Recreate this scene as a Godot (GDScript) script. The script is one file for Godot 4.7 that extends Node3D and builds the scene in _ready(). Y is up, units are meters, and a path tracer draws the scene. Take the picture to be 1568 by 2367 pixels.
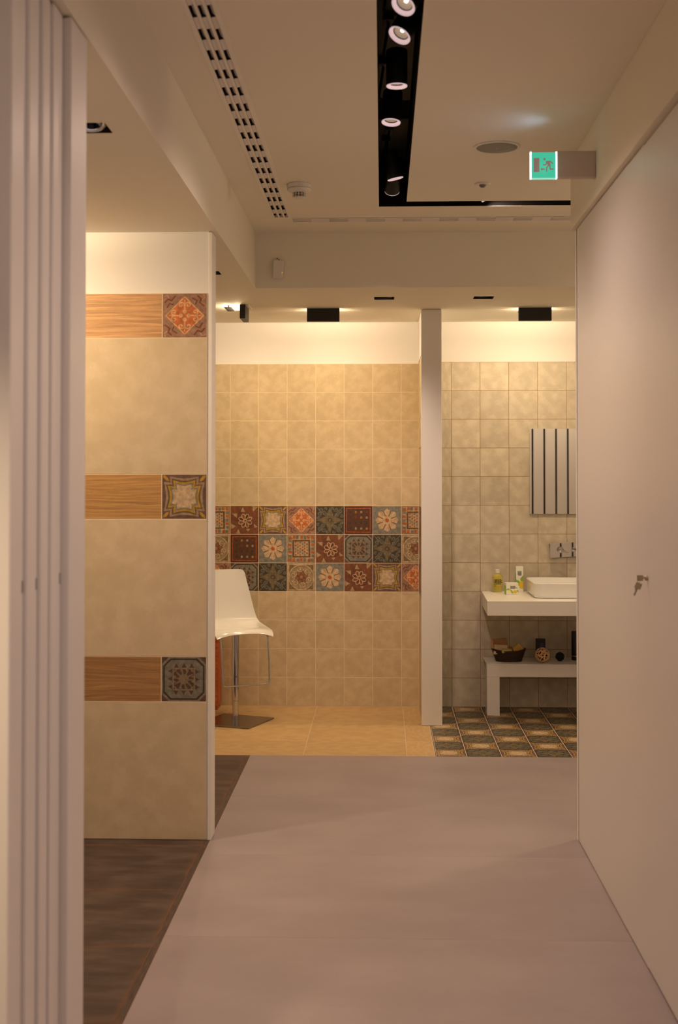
extends Node3D
# A tile showroom corridor. Units are metres; D is the distance down the corridor (world z = -D), the eye stands at x 0, D 0, 1.6 m up.

const WARM := Color(1.0, 0.735, 0.45)      # linear colour of the halogen wall lamps
const TRACK := Color(1.0, 0.73, 0.6)      # linear colour of the spotlights in the black slot
const HIGH := 3.018                         # height of the corridor ceiling
const LOW := 2.70                           # height of the lower ceiling round it
const BACK := 8.985                         # face of the tiles on the back wall
const EDGE := 7.385                         # where the corridor floor ends

var rng := RandomNumberGenerator.new()
var used := {}
var M := {}
var tiles_made := {}


# ---------------------------------------------------------------- mesh building
class MB:
	var st := SurfaceTool.new()
	func _init() -> void:
		st.begin(Mesh.PRIMITIVE_TRIANGLES)
	func v(p: Vector3, n: Vector3, uv := Vector2.ZERO) -> void:
		st.set_normal(n)
		st.set_uv(uv)
		st.add_vertex(p)
	# a, b, c, d counter-clockwise as seen from outside
	func quad(a: Vector3, b: Vector3, c: Vector3, d: Vector3, u0 := Vector2(0, 1), u1 := Vector2(1, 0)) -> void:
		var n := (c - a).cross(d - b).normalized()
		var ua := u0
		var ub := Vector2(u1.x, u0.y)
		var uc := u1
		var ud := Vector2(u0.x, u1.y)
		v(a, n, ua); v(c, n, uc); v(b, n, ub)
		v(a, n, ua); v(d, n, ud); v(c, n, uc)
	func tri(a: Vector3, b: Vector3, c: Vector3) -> void:
		var n := (b - a).cross(c - a).normalized()
		v(a, n); v(c, n); v(b, n)
	func smooth_quad(p: Array, n: Array, uv: Array) -> void:
		for k in [0, 2, 1, 0, 3, 2]:
			v(p[k], n[k], uv[k])
	# box between two corners with bevelled edges
	func box(lo: Vector3, hi: Vector3, c := 0.0, t := Transform3D.IDENTITY) -> void:
		var m := (lo + hi) / 2
		var h := (hi - lo) / 2
		c = minf(c, minf(h.x, minf(h.y, h.z)) * 0.9)
		for axis in 3:
			for s in [-1.0, 1.0]:
				var n := Vector3.ZERO
				n[axis] = s
				var a := Vector3.ZERO
				a[(axis + 1) % 3] = 1.0
				var b := n.cross(a)
				var hn := n * h[axis]
				var ha := a * (h[(axis + 1) % 3] - c)
				var hb := b * (h[(axis + 2) % 3] - c)
				quad(t * (m + hn - ha - hb), t * (m + hn + ha - hb), t * (m + hn + ha + hb), t * (m + hn - ha + hb))
		if c <= 0.0:
			return
		for axis in 3:
			var i := (axis + 1) % 3
			var j := (axis + 2) % 3
			for si in [-1.0, 1.0]:
				for sj in [-1.0, 1.0]:
					var e := Vector3.ZERO
					e[axis] = h[axis] - c
					var p := Vector3.ZERO
					p[i] = si * h[i]; p[j] = sj * (h[j] - c)
					var q := Vector3.ZERO
					q[i] = si * (h[i] - c); q[j] = sj * h[j]
					if si * sj > 0:
						quad(t * (m + p - e), t * (m + q - e), t * (m + q + e), t * (m + p + e))
					else:
						quad(t * (m + q - e), t * (m + p - e), t * (m + p + e), t * (m + q + e))
		for sx in [-1.0, 1.0]:
			for sy in [-1.0, 1.0]:
				for sz in [-1.0, 1.0]:
					var s := Vector3(sx, sy, sz)
					var x := m + s * (h - Vector3(0, c, c))
					var y := m + s * (h - Vector3(c, 0, c))
					var z := m + s * (h - Vector3(c, c, 0))
					if sx * sy * sz > 0:
						tri(t * x, t * y, t * z)
					else:
						tri(t * x, t * z, t * y)
	# profile: Vector2(radius, height) from the top down the outside; each segment keeps its own normals unless soft
	func lathe(profile: Array, segs := 32, t := Transform3D.IDENTITY, soft := false, squash := Vector2.ONE) -> void:
		var norms := []
		for k in profile.size() - 1:
			var d: Vector2 = profile[k + 1] - profile[k]
			norms.append(Vector2(-d.y, d.x).normalized())
		for k in profile.size() - 1:
			var a: Vector2 = profile[k]
			var b: Vector2 = profile[k + 1]
			var na: Vector2 = norms[k]
			var nb: Vector2 = norms[k]
			if soft:
				if k > 0:
					na = (norms[k - 1] + norms[k]).normalized()
				if k < profile.size() - 2:
					nb = (norms[k + 1] + norms[k]).normalized()
			for i in segs:
				var p := []
				var n := []
				var uv := []
				for q in [[i, a, na, 0], [i, b, nb, 1], [i + 1, b, nb, 1], [i + 1, a, na, 0]]:
					var ang: float = TAU * q[0] / segs
					var rr: Vector2 = q[1]
					var nn: Vector2 = q[2]
					p.append(t * Vector3(cos(ang) * rr.x * squash.x, rr.y, -sin(ang) * rr.x * squash.y))
					n.append((t.basis * Vector3(cos(ang) * nn.x, nn.y, -sin(ang) * nn.x)).normalized())
					uv.append(Vector2(float(q[0]) / segs, (float(k) + q[3]) / (profile.size() - 1)))
				smooth_quad(p, n, uv)
	func tube(path: Array, r: float, sides := 10, closed := false, caps := true) -> void:
		var n := path.size()
		var rings := []
		var side := Vector3.UP
		for k in n:
			var a: Vector3 = path[(k - 1 + n) % n] if closed or k > 0 else path[0]
			var b: Vector3 = path[(k + 1) % n] if closed or k < n - 1 else path[n - 1]
			var f := (b - a).normalized()
			if k == 0:
				side = f.cross(Vector3.UP if absf(f.y) < 0.9 else Vector3.RIGHT).normalized()
			else:
				side = (side - f * side.dot(f)).normalized()
			var other := f.cross(side)
			var ring := []
			for i in sides:
				ring.append(side * cos(TAU * i / sides) + other * sin(TAU * i / sides))
			rings.append(ring)
		for k in (n if closed else n - 1):
			var k2 := (k + 1) % n
			for i in sides:
				var i2 := (i + 1) % sides
				var p := []
				var nn := []
				for q in [[k, i], [k, i2], [k2, i2], [k2, i]]:
					var d: Vector3 = rings[q[0]][q[1]]
					var at: Vector3 = path[q[0]]
					p.append(at + d * r)
					nn.append(d)
				smooth_quad(p, nn, [Vector2.ZERO, Vector2.ZERO, Vector2.ZERO, Vector2.ZERO])
		if caps and not closed:
			for i in sides:
				var i2 := (i + 1) % sides
				tri(path[0], path[0] + rings[0][i2] * r, path[0] + rings[0][i] * r)
				tri(path[n - 1], path[n - 1] + rings[n - 1][i] * r, path[n - 1] + rings[n - 1][i2] * r)
	func ball(c: Vector3, r: Vector3, segs := 16) -> void:
		var prof := []
		for k in 9:
			var a := PI * k / 8
			prof.append(Vector2(sin(a), cos(a)))
		lathe(prof, segs, Transform3D(Basis.from_scale(r), c), true)
	# a sheet of points, rows by columns, with soft normals; thick > 0 closes it into a solid
	func sheet(g: Array, thick := 0.0) -> void:
		var rows := g.size()
		var cols: int = g[0].size()
		var ns := []
		for i in rows:
			var row := []
			for j in cols:
				var du: Vector3 = g[mini(i + 1, rows - 1)][j] - g[maxi(i - 1, 0)][j]
				var dv: Vector3 = g[i][mini(j + 1, cols - 1)] - g[i][maxi(j - 1, 0)]
				row.append(du.cross(dv).normalized())
			ns.append(row)
		for side in ([0, 1] if thick > 0 else [0]):
			for i in rows - 1:
				for j in cols - 1:
					var p := []
					var n := []
					var uv := []
					var order := [[i, j], [i + 1, j], [i + 1, j + 1], [i, j + 1]]
					if side == 1:
						order.reverse()
					for q in order:
						var nn: Vector3 = ns[q[0]][q[1]]
						p.append(g[q[0]][q[1]] - (nn * thick if side == 1 else Vector3.ZERO))
						n.append(-nn if side == 1 else nn)
						uv.append(Vector2(float(q[1]) / (cols - 1), float(q[0]) / (rows - 1)))
					smooth_quad(p, n, uv)
		if thick > 0:
			var rim := []
			for j in cols: rim.append([0, j])
			for i in range(1, rows): rim.append([i, cols - 1])
			for j in range(cols - 2, -1, -1): rim.append([rows - 1, j])
			for i in range(rows - 2, 0, -1): rim.append([i, 0])
			for k in rim.size():
				var a: Array = rim[k]
				var b: Array = rim[(k + 1) % rim.size()]
				var pa: Vector3 = g[a[0]][a[1]]
				var pb: Vector3 = g[b[0]][b[1]]
				var na: Vector3 = ns[a[0]][a[1]]
				var nb: Vector3 = ns[b[0]][b[1]]
				quad(pa, pb, pb - nb * thick, pa - na * thick)
	# a flat outline in x, y (counter-clockwise) drawn out from z0 to z1
	func prism(outline: PackedVector2Array, z0: float, z1: float, t := Transform3D.IDENTITY) -> void:
		if not Geometry2D.is_polygon_clockwise(outline):
			outline = outline.duplicate()
		else:
			outline = outline.duplicate()
			outline.reverse()
		var idx := Geometry2D.triangulate_polygon(outline)
		for k in range(0, idx.size(), 3):
			var a := outline[idx[k]]
			var b := outline[idx[k + 1]]
			var c := outline[idx[k + 2]]
			if (b - a).cross(c - a) < 0:
				var s := b
				b = c
				c = s
			tri(t * Vector3(a.x, a.y, z1), t * Vector3(b.x, b.y, z1), t * Vector3(c.x, c.y, z1))
			tri(t * Vector3(a.x, a.y, z0), t * Vector3(c.x, c.y, z0), t * Vector3(b.x, b.y, z0))
		for k in outline.size():
			var a := outline[k]
			var b := outline[(k + 1) % outline.size()]
			quad(t * Vector3(a.x, a.y, z0), t * Vector3(b.x, b.y, z0), t * Vector3(b.x, b.y, z1), t * Vector3(a.x, a.y, z1))
	func done() -> ArrayMesh:
		return st.commit()


func P(x: float, y: float, d: float) -> Vector3:
	return Vector3(x, y, -d)


func slab(m: MB, x0: float, x1: float, y0: float, y1: float, d0: float, d1: float, c := 0.0) -> void:
	m.box(Vector3(x0, y0, -d1), Vector3(x1, y1, -d0), c)


# a horizontal plate with rectangular holes; rects are [x0, x1, d0, d1]
func plate(m: MB, r: Array, holes: Array, y0: float, y1: float) -> void:
	var xs := [r[0], r[1]]
	for h in holes:
		for k in 2:
			if h[k] > r[0] and h[k] < r[1] and not xs.has(h[k]):
				xs.append(h[k])
	xs.sort()
	for i in xs.size() - 1:
		var mid: float = (xs[i] + xs[i + 1]) / 2
		var spans := [[r[2], r[3]]]
		for h in holes:
			if mid > h[0] and mid < h[1]:
				var next := []
				for s in spans:
					if h[3] <= s[0] or h[2] >= s[1]:
						next.append(s)
						continue
					if h[2] > s[0]: next.append([s[0], h[2]])
					if h[3] < s[1]: next.append([h[3], s[1]])
				spans = next
		for s in spans:
			slab(m, xs[i], xs[i + 1], y0, y1, s[0], s[1])


# ---------------------------------------------------------------- the scene tree
func numbered(called: String) -> String:
	var n: int = used.get(called, 0)
	used[called] = n + 1
	return called if n == 0 else "%s_%03d" % [called, n]


func tag(o: Node3D, label: String, category: String, group := "", kind := "") -> Node3D:
	o.set_meta("label", label)
	o.set_meta("category", category)
	if group != "": o.set_meta("group", group)
	if kind != "": o.set_meta("kind", kind)
	return o


func thing(called: String, label: String, category: String, at := Vector3.ZERO, group := "", kind := "") -> Node3D:
	var o := Node3D.new()
	o.name = numbered(called)
	add_child(o)
	o.position = at
	return tag(o, label, category, group, kind)


func struct(called: String, label: String, category: String) -> Node3D:
	return thing(called, label, category, Vector3.ZERO, "", "structure")


func part(called: String, mesh: Mesh, material: Material, parent: Node3D, label := "") -> MeshInstance3D:
	var o := MeshInstance3D.new()
	o.name = called
	o.mesh = mesh
	o.material_override = material
	parent.add_child(o, true)
	if label != "": o.set_meta("label", label)
	return o


func lamp_at(l: Light3D, where: Vector3, color: Color, energy: float, size: float, parent: Node3D) -> void:
	l.light_color = color.linear_to_srgb()
	l.light_energy = energy
	l.light_size = size
	l.shadow_enabled = true
	l.position = where
	parent.add_child(l, true)


func omni(where: Vector3, color: Color, energy: float, size: float, parent: Node3D) -> void:
	var l := OmniLight3D.new()
	l.name = "bulb_light"
	l.omni_range = 14.0
	l.omni_attenuation = 2.0
	lamp_at(l, where, color, energy, size, parent)


func spot(where: Vector3, aim: Vector3, angle: float, blend: float, color: Color, energy: float, size: float, parent: Node3D) -> void:
	var l := SpotLight3D.new()
	l.name = "beam_light"
	l.spot_range = 14.0
	l.spot_attenuation = 2.0
	l.spot_angle = angle
	l.spot_angle_attenuation = blend
	l.basis = Basis.looking_at(aim.normalized(), Vector3.RIGHT if absf(aim.normalized().y) > 0.95 else Vector3.UP)
	lamp_at(l, where, color, energy, size, parent)


# ---------------------------------------------------------------- materials
func mat(c: Color, rough := 0.6, metal := 0.0, spec := 0.5) -> StandardMaterial3D:
	var m := StandardMaterial3D.new()
	m.albedo_color = c
	m.roughness = rough
	m.metallic = metal
	m.metallic_specular = spec
	return m


func rgb(r: float, g: float, b: float) -> Color:
	return Color(r / 255.0, g / 255.0, b / 255.0)


func noise_tex(size: int, freq: float, octaves: int, stops: Array, seed_: int, warp := false) -> NoiseTexture2D:
	var n := FastNoiseLite.new()
	n.noise_type = FastNoiseLite.TYPE_SIMPLEX_SMOOTH
	n.frequency = freq
	n.fractal_octaves = octaves
	n.fractal_gain = 0.55
	n.seed = seed_
	n.domain_warp_enabled = warp
	n.domain_warp_amplitude = 40.0
	var t := NoiseTexture2D.new()
	t.width = size
	t.height = size
	t.seamless = true
	t.noise = n
	if stops.size() > 0:
		var g := Gradient.new()
		g.offsets = PackedFloat32Array([])
		var off := PackedFloat32Array()
		var col := PackedColorArray()
		for s in stops:
			off.append(s[0])
			col.append(s[1])
		g.offsets = off
		g.colors = col
		t.color_ramp = g
	return t


func glow(c: Color, energy: float) -> StandardMaterial3D:
	var m := mat(c, 0.4)
	m.emission_enabled = true
	m.emission = c
	m.emission_energy_multiplier = energy
	return m


func family(tex: Texture2D, bump: Texture2D, count: int, rough: float, scale: float, tint: float, base := Color.WHITE) -> Array:
	var out := []
	for k in count:
		var v := 1.0 + rng.randf_range(-tint, tint)
		var m := mat(Color(base.r * v, base.g * v, base.b * v), rough)
		m.albedo_texture = tex
		m.uv1_scale = Vector3(scale, scale, 1)
		m.uv1_offset = Vector3(rng.randf(), rng.randf(), 0)
		if bump:
			m.heightmap_enabled = true
			m.heightmap_texture = bump
			m.heightmap_scale = 0.05
		out.append(m)
	return out


func materials() -> void:
	M.paint = mat(rgb(235, 232, 228), 0.75, 0.0, 0.3)
	M.ceiling = mat(rgb(240, 235, 220), 0.85, 0.0, 0.2)
	M.white = mat(rgb(232, 229, 225), 0.42)
	M.trim = mat(rgb(238, 234, 226), 0.5)
	M.laminate = mat(rgb(226, 222, 220), 0.36)
	M.black = mat(rgb(14, 13, 13), 0.5)
	M.recess = mat(rgb(20, 17, 14), 0.8, 0.0, 0.2)
	M.dark = mat(rgb(8, 8, 8), 0.9, 0.0, 0.1)
	M.plenum = mat(rgb(84, 70, 58), 0.9, 0.0, 0.1)
	M.gap = mat(rgb(52, 44, 40), 0.9, 0.0, 0.1)
	M.chrome = mat(rgb(190, 190, 196), 0.07, 1.0)
	M.steel = mat(rgb(150, 146, 142), 0.22, 1.0)
	M.nickel = mat(rgb(178, 166, 144), 0.38, 0.85)
	M.mirror = mat(rgb(232, 232, 232), 0.02, 1.0)
	M.lilac = mat(rgb(225, 222, 224), 0.4)
	M.shell = mat(rgb(240, 238, 232), 0.16)
	M.shell.clearcoat_enabled = true
	M.shell.clearcoat = 0.5
	M.shell.clearcoat_roughness = 0.08
	M.ceramic = mat(rgb(240, 240, 238), 0.12)
	M.counter = mat(rgb(238, 236, 230), 0.3)
	M.device = mat(rgb(228, 224, 216), 0.5)
	M.plate_grey = mat(rgb(62, 57, 52), 0.8, 0.0, 0.2)
	M.grey = mat(rgb(120, 118, 116), 0.7)
	M.grout_light = mat(rgb(232, 214, 182), 0.9)
	M.grout_brown = mat(rgb(152, 114, 84), 0.9)
	M.grout_floor = mat(rgb(222, 202, 180), 0.9)
	M.grout_dark = mat(rgb(120, 80, 54), 0.9)
	var fine := noise_tex(256, 0.02, 4, [], 5)
	var beige := noise_tex(512, 0.012, 5, [[0.25, rgb(193, 173, 137)], [0.5, rgb(200, 180, 144)], [0.75, rgb(206, 187, 152)]], 11, true)
	M.beige = family(beige, fine, 6, 0.55, 0.33, 0.035)
	M.beige_floor = family(beige, fine, 4, 0.5, 0.7, 0.03, Color(0.97, 0.9, 0.8))
	var grey := noise_tex(512, 0.01, 5, [[0.25, rgb(188, 178, 158)], [0.5, rgb(196, 186, 166)], [0.75, rgb(204, 194, 174)]], 12, true)
	M.stone = family(grey, fine, 6, 0.55, 0.33, 0.05)
	var big := noise_tex(512, 0.009, 6, [[0.25, rgb(207, 188, 154)], [0.5, rgb(212, 193, 160)], [0.75, rgb(217, 198, 166)]], 13, true)
	M.big = family(big, fine, 4, 0.6, 0.9, 0.02)
	var corridor := noise_tex(512, 0.004, 4, [[0.2, rgb(155, 142, 143)], [0.8, rgb(164, 151, 152)]], 14, true)
	M.corridor = family(corridor, null, 4, 0.42, 0.8, 0.01)
	M.wood = []
	for k in 3:
		var w := mat(Color.WHITE, 0.55)
		w.albedo_texture = wood_tex(100 + k, [rgb(196, 152, 106), rgb(188, 144, 88), rgb(168, 126, 80)][k])
		M.wood.append(w)
	M.rust = []
	for k in 3:
		var w := mat(Color.WHITE, 0.5)
		w.albedo_texture = rust_tex(40 + k)
		M.rust.append(w)
	M.orange_wood = mat(Color.WHITE, 0.45)
	M.orange_wood.albedo_texture = wood_tex(77, rgb(190, 98, 48))
	M.deco = []
	for k in 9:
		var d := mat(Color(0.95, 0.95, 0.93), 0.45)
		d.albedo_texture = deco_tex(k)
		M.deco.append(d)


func wood_tex(seed_: int, base: Color) -> ImageTexture:
	var n := FastNoiseLite.new()
	n.seed = seed_
	n.frequency = 1.0
	n.fractal_octaves = 3
	var img := Image.create_empty(512, 128, false, Image.FORMAT_RGB8)
	for y in 128:
		for x in 512:
			var u := x / 512.0
			var w := y / 128.0
			var bend := n.get_noise_2d(u * 1.6, w * 1.5) * 0.1
			var ring := n.get_noise_2d(u * 1.3 + 7.0, (w + bend) * 14.0)
			var grain := n.get_noise_2d(u * 5.0 + 30.0, (w + bend * 0.6) * 60.0)
			var k := 1.0 + ring * 0.16 + grain * 0.16
			img.set_pixel(x, y, Color(base.r * k, base.g * (k * 1.1 - 0.1), base.b * (k * 1.2 - 0.2)))
	return ImageTexture.create_from_image(img)


func rust_tex(seed_: int) -> ImageTexture:
	var n := FastNoiseLite.new()
	n.seed = seed_
	n.frequency = 1.0
	n.fractal_octaves = 5
	var img := Image.create_empty(256, 256, false, Image.FORMAT_RGB8)
	for y in 256:
		for x in 256:
			var u := x / 255.0
			var w := y / 255.0
			var cloud := n.get_noise_2d(u * 2.0, w * 5.0)
			var streak := n.get_noise_2d(u * 3.0 + 9.0, w * 16.0)
			var edge := minf(minf(u, 1 - u), minf(w, 1 - w))
			var rim := clampf(1.0 - edge / (0.028 + 0.03 * maxf(0.0, n.get_noise_2d(u * 4 + 50, w * 4))), 0, 1) * clampf(0.55 + 1.6 * n.get_noise_2d(u * 3 + 20, w * 3), 0, 1)
			var c := rgb(68, 53, 47).lerp(rgb(98, 82, 72), clampf(0.4 + cloud * 0.9 + streak * 0.15, 0, 1))
			c = c.lerp(rgb(116, 76, 50), rim * 0.7)
			img.set_pixel(x, y, c)
	return ImageTexture.create_from_image(img)


# ---------------------------------------------------------------- printed tile designs
class Pen:
	var size := 224
	var img: Image
	func _init(c: Color, s := 224) -> void:
		size = s
		img = Image.create_empty(size, size, false, Image.FORMAT_RGB8)
		img.fill(c)
	func poly(pts: Array, c: Color) -> void:
		var q := PackedVector2Array()
		var lo := Vector2(9, 9)
		var hi := Vector2(-9, -9)
		for p in pts:
			q.append(p * size)
			lo = lo.min(p)
			hi = hi.max(p)
		for y in range(maxi(0, int(lo.y * size)), mini(size, int(hi.y * size) + 2)):
			for x in range(maxi(0, int(lo.x * size)), mini(size, int(hi.x * size) + 2)):
				if Geometry2D.is_point_in_polygon(Vector2(x + 0.5, y + 0.5), q):
					img.set_pixel(x, y, c)
	func stroke(pts: Array, w: float, c: Color) -> void:
		var r := w * size / 2
		for k in pts.size() - 1:
			var a: Vector2 = pts[k] * size
			var b: Vector2 = pts[k + 1] * size
			var lo := a.min(b) - Vector2(r + 1, r + 1)
			var hi := a.max(b) + Vector2(r + 1, r + 1)
			for y in range(maxi(0, int(lo.y)), mini(size, int(hi.y) + 1)):
				for x in range(maxi(0, int(lo.x)), mini(size, int(hi.x) + 1)):
					var p := Vector2(x + 0.5, y + 0.5)
					var al := clampf(r - p.distance_to(Geometry2D.get_closest_point_to_segment(p, a, b)) + 0.5, 0, 1)
					if al > 0:
						img.set_pixel(x, y, img.get_pixel(x, y).lerp(c, al))
	func disc(o: Vector2, rx: float, ry: float, c: Color, turn := 0.0) -> void:
		poly(Pen.oval(o, rx, ry, turn), c)
	func ring(o: Vector2, r: float, w: float, c: Color) -> void:
		stroke(Pen.oval(o, r, r, 0.0, true), w, c)
	func spiral(o: Vector2, r: float, from: float, turns: float, w: float, c: Color) -> void:
		var pts := []
		for k in 15:
			var f := k / 14.0
			pts.append(o + Vector2.from_angle(from + TAU * turns * f) * r * (1.0 - 0.8 * f))
		stroke(pts, w, c)
	static func oval(o: Vector2, rx: float, ry: float, turn := 0.0, closed := false) -> Array:
		var pts := []
		for k in (25 if closed else 24):
			pts.append(o + Vector2(cos(TAU * k / 24) * rx, sin(TAU * k / 24) * ry).rotated(turn))
		return pts
	func wear(seed_: int, amount: float) -> ImageTexture:
		var n := FastNoiseLite.new()
		n.seed = seed_
		n.frequency = 0.03
		n.fractal_octaves = 4
		for y in size:
			for x in size:
				var c := img.get_pixel(x, y)
				var k := 1.0 + amount * n.get_noise_2d(x, y)
				img.set_pixel(x, y, Color(c.r * k, c.g * k, c.b * k))
		return ImageTexture.create_from_image(img)


func turned(pts: Array, k: int) -> Array:
	var out := []
	for p in pts:
		out.append(Vector2(0.5, 0.5) + (p - Vector2(0.5, 0.5)).rotated(PI / 2 * k))
	return out


func deco_tex(which: int) -> ImageTexture:
	var cream := rgb(208, 192, 166)
	var slate := rgb(124, 122, 114)
	var pen: Pen
	var mid := Vector2(0.5, 0.5)
	match which:
		0:  # mosaic blocks round a lattice
			var orange := rgb(180, 98, 50)
			pen = Pen.new(rgb(186, 164, 130))
			pen.stroke([Vector2(0.015, 0.015), Vector2(0.985, 0.015), Vector2(0.985, 0.985), Vector2(0.015, 0.985), Vector2(0.015, 0.015)], 0.02, rgb(120, 88, 62))
			for side in 4:
				for k in 7:
					var x := 0.055 + 0.131 * k + 0.012 * sin(k * 2.3 + side)
					var y := 0.045 + 0.008 * cos(k * 1.7 + side)
					pen.poly(turned([Vector2(x, y), Vector2(x + 0.1, y - 0.005), Vector2(x + 0.095, y + 0.105), Vector2(x + 0.004, y + 0.11)], side), slate if (k + side) % 2 == 0 else orange)
			pen.poly([Vector2(0.18, 0.19), Vector2(0.81, 0.18), Vector2(0.82, 0.81), Vector2(0.18, 0.82)], rgb(112, 80, 50))
			pen.poly([Vector2(0.24, 0.25), Vector2(0.75, 0.24), Vector2(0.76, 0.76), Vector2(0.245, 0.765)], rgb(186, 164, 130))
			for i in 6:
				for j in 9:
					if (i + j) % 2 == 0:
						var o := Vector2(0.295 + i * 0.082, 0.285 + j * 0.054)
						pen.poly([o + Vector2(0.005, -0.042), o + Vector2(0.032, 0), o + Vector2(-0.005, 0.042), o + Vector2(-0.032, 0)], [orange, slate, rgb(150, 80, 44)][(i * 2 + j) % 3])
		1:  # outlined flower on rust with pale triangles
			pen = Pen.new(rgb(122, 76, 50))
			for q in [[0.1, 0.15, 0.13], [0.8, 0.2, 0.15], [0.15, 0.85, 0.16], [0.85, 0.85, 0.14], [0.55, 0.1, 0.1]]:
				pen.disc(Vector2(q[0], q[1]), q[2], q[2] * 0.8, rgb(132, 78, 48))
			for q in [[0.25, 0.45, 0.12], [0.7, 0.68, 0.12], [0.35, 0.22, 0.1]]:
				pen.disc(Vector2(q[0], q[1]), q[2], q[2], rgb(110, 62, 42))
			for t in [[0.44, 0.03, 0.36, 0.2, 0.52, 0.21], [0.78, 0.0, 0.98, 0.02, 0.8, 0.2], [0.04, 0.26, 0.24, 0.26, 0.23, 0.43], [0.02, 0.62, 0.2, 0.72, 0.03, 0.83], [0.28, 0.82, 0.36, 0.98, 0.2, 0.98], [0.56, 0.82, 0.7, 0.81, 0.63, 0.92], [0.84, 0.62, 0.97, 0.75, 0.85, 0.77]]:
				pen.poly([Vector2(t[0], t[1]), Vector2(t[2], t[3]), Vector2(t[4], t[5])], rgb(176, 152, 112))
			for k in 8:
				var a := TAU * (k + 0.5) / 8
				var o := Vector2(0.53, 0.52) + Vector2.from_angle(a) * 0.15
				pen.disc(o, 0.1, 0.06, [rgb(92, 64, 46), rgb(134, 80, 48)][k % 2], a)
				pen.stroke(Pen.oval(o, 0.1, 0.06, a, true), 0.026, rgb(206, 172, 134))
		2:  # pale star in a yellow frame
			pen = Pen.new(rgb(112, 84, 74))
			for b in [[0.17, 0.035, 0.05, 0.19, rgb(164, 138, 112)], [0.225, 0.085, 0.05, 0.24, rgb(108, 90, 58)], [0.25, 0.12, 0.055, 0.275, rgb(190, 146, 46)], [0.285, 0.165, 0.05, 0.315, rgb(140, 132, 112)], [0.345, 0.22, 0.035, 0.345, rgb(202, 176, 144)]]:
				var pts := []
				for k in 4:
					var side := []
					for i in 9:
						var f := i / 8.0
						side.append(Vector2(lerpf(b[0], 1 - b[0], f), b[1] + b[2] * sin(PI * f)))
					side.append(Vector2(1 - b[3] + 0.02, b[3] - 0.05))
					side.append(Vector2(1 - b[3], b[3]))
					side.append(Vector2(1 - b[3] + 0.05, b[3] - 0.02))
					pts.append_array(turned(side, k))
				pen.poly(pts, b[4])
			for k in 4:
				pen.poly(turned(Pen.oval(Vector2(0.085, 0.08), 0.09, 0.034, PI / 4), k), rgb(190, 146, 46))
		3:  # orange diamond of scrolls
			var line := rgb(222, 172, 128)
			pen = Pen.new(rgb(160, 122, 100))
			for k in 4:
				pen.stroke(turned([Vector2(0.05, 0.2), Vector2(0.12, 0.12), Vector2(0.2, 0.16), Vector2(0.28, 0.06)], k), 0.035, rgb(124, 72, 54))
				pen.stroke(turned([Vector2(0.1, 0.32), Vector2(0.16, 0.22), Vector2(0.24, 0.25)], k), 0.03, rgb(124, 72, 54))
				pen.stroke(turned([Vector2(0.03, 0.06), Vector2(0.1, 0.04), Vector2(0.14, 0.1)], k), 0.025, rgb(190, 150, 124))
			pen.poly([Vector2(0.5, 0.05), Vector2(0.95, 0.5), Vector2(0.5, 0.95), Vector2(0.05, 0.5)], line)
			pen.poly([Vector2(0.5, 0.09), Vector2(0.91, 0.5), Vector2(0.5, 0.91), Vector2(0.09, 0.5)], rgb(200, 112, 62))
			for k in 4:
				pen.stroke(turned([Vector2(0.5, 0.14), Vector2(0.5, 0.44)], k), 0.03, line)
				pen.spiral(turned([Vector2(0.42, 0.26)], k)[0], 0.075, PI / 2 * k + 0.2, -1.1, 0.03, line)
				pen.spiral(turned([Vector2(0.58, 0.26)], k)[0], 0.075, PI / 2 * k + PI - 0.2, 1.1, 0.03, line)
				pen.ring(turned([Vector2(0.5, 0.41)], k)[0], 0.035, 0.025, line)
		4:  # dark scrolls round a dull star
			var scroll := rgb(112, 114, 104)
			pen = Pen.new(rgb(72, 60, 42))
			for k in 4:
				pen.poly(turned([Vector2(0.5, 0.02), Vector2(0.64, 0.36), Vector2(0.5, 0.5), Vector2(0.36, 0.36)], k), rgb(112, 100, 74))
				for q in [[0.2, 0.13, 0.09, 0.4, 1.2], [0.12, 0.28, 0.085, 2.0, -1.2], [0.3, 0.26, 0.075, -1.4, 1.1], [0.36, 0.09, 0.06, 3.0, 1.0], [0.07, 0.42, 0.055, 0.2, -1.0]]:
					pen.spiral(turned([Vector2(q[0], q[1])], k)[0], q[2], q[3] + PI / 2 * k, q[4], 0.032, scroll)
				pen.stroke(turned([Vector2(0.03, 0.03), Vector2(0.2, 0.22), Vector2(0.4, 0.36)], k), 0.03, scroll)
				pen.stroke(turned([Vector2(0.5, 0.04), Vector2(0.5, 0.4)], k), 0.022, rgb(132, 118, 90))
				pen.ring(turned([Vector2(0.43, 0.3)], k)[0], 0.03, 0.02, rgb(132, 118, 90))
				pen.ring(turned([Vector2(0.57, 0.3)], k)[0], 0.03, 0.02, rgb(132, 118, 90))
			pen.ring(mid, 0.065, 0.03, rgb(84, 58, 48))
			pen.disc(mid, 0.04, 0.04, rgb(122, 104, 88))
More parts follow.
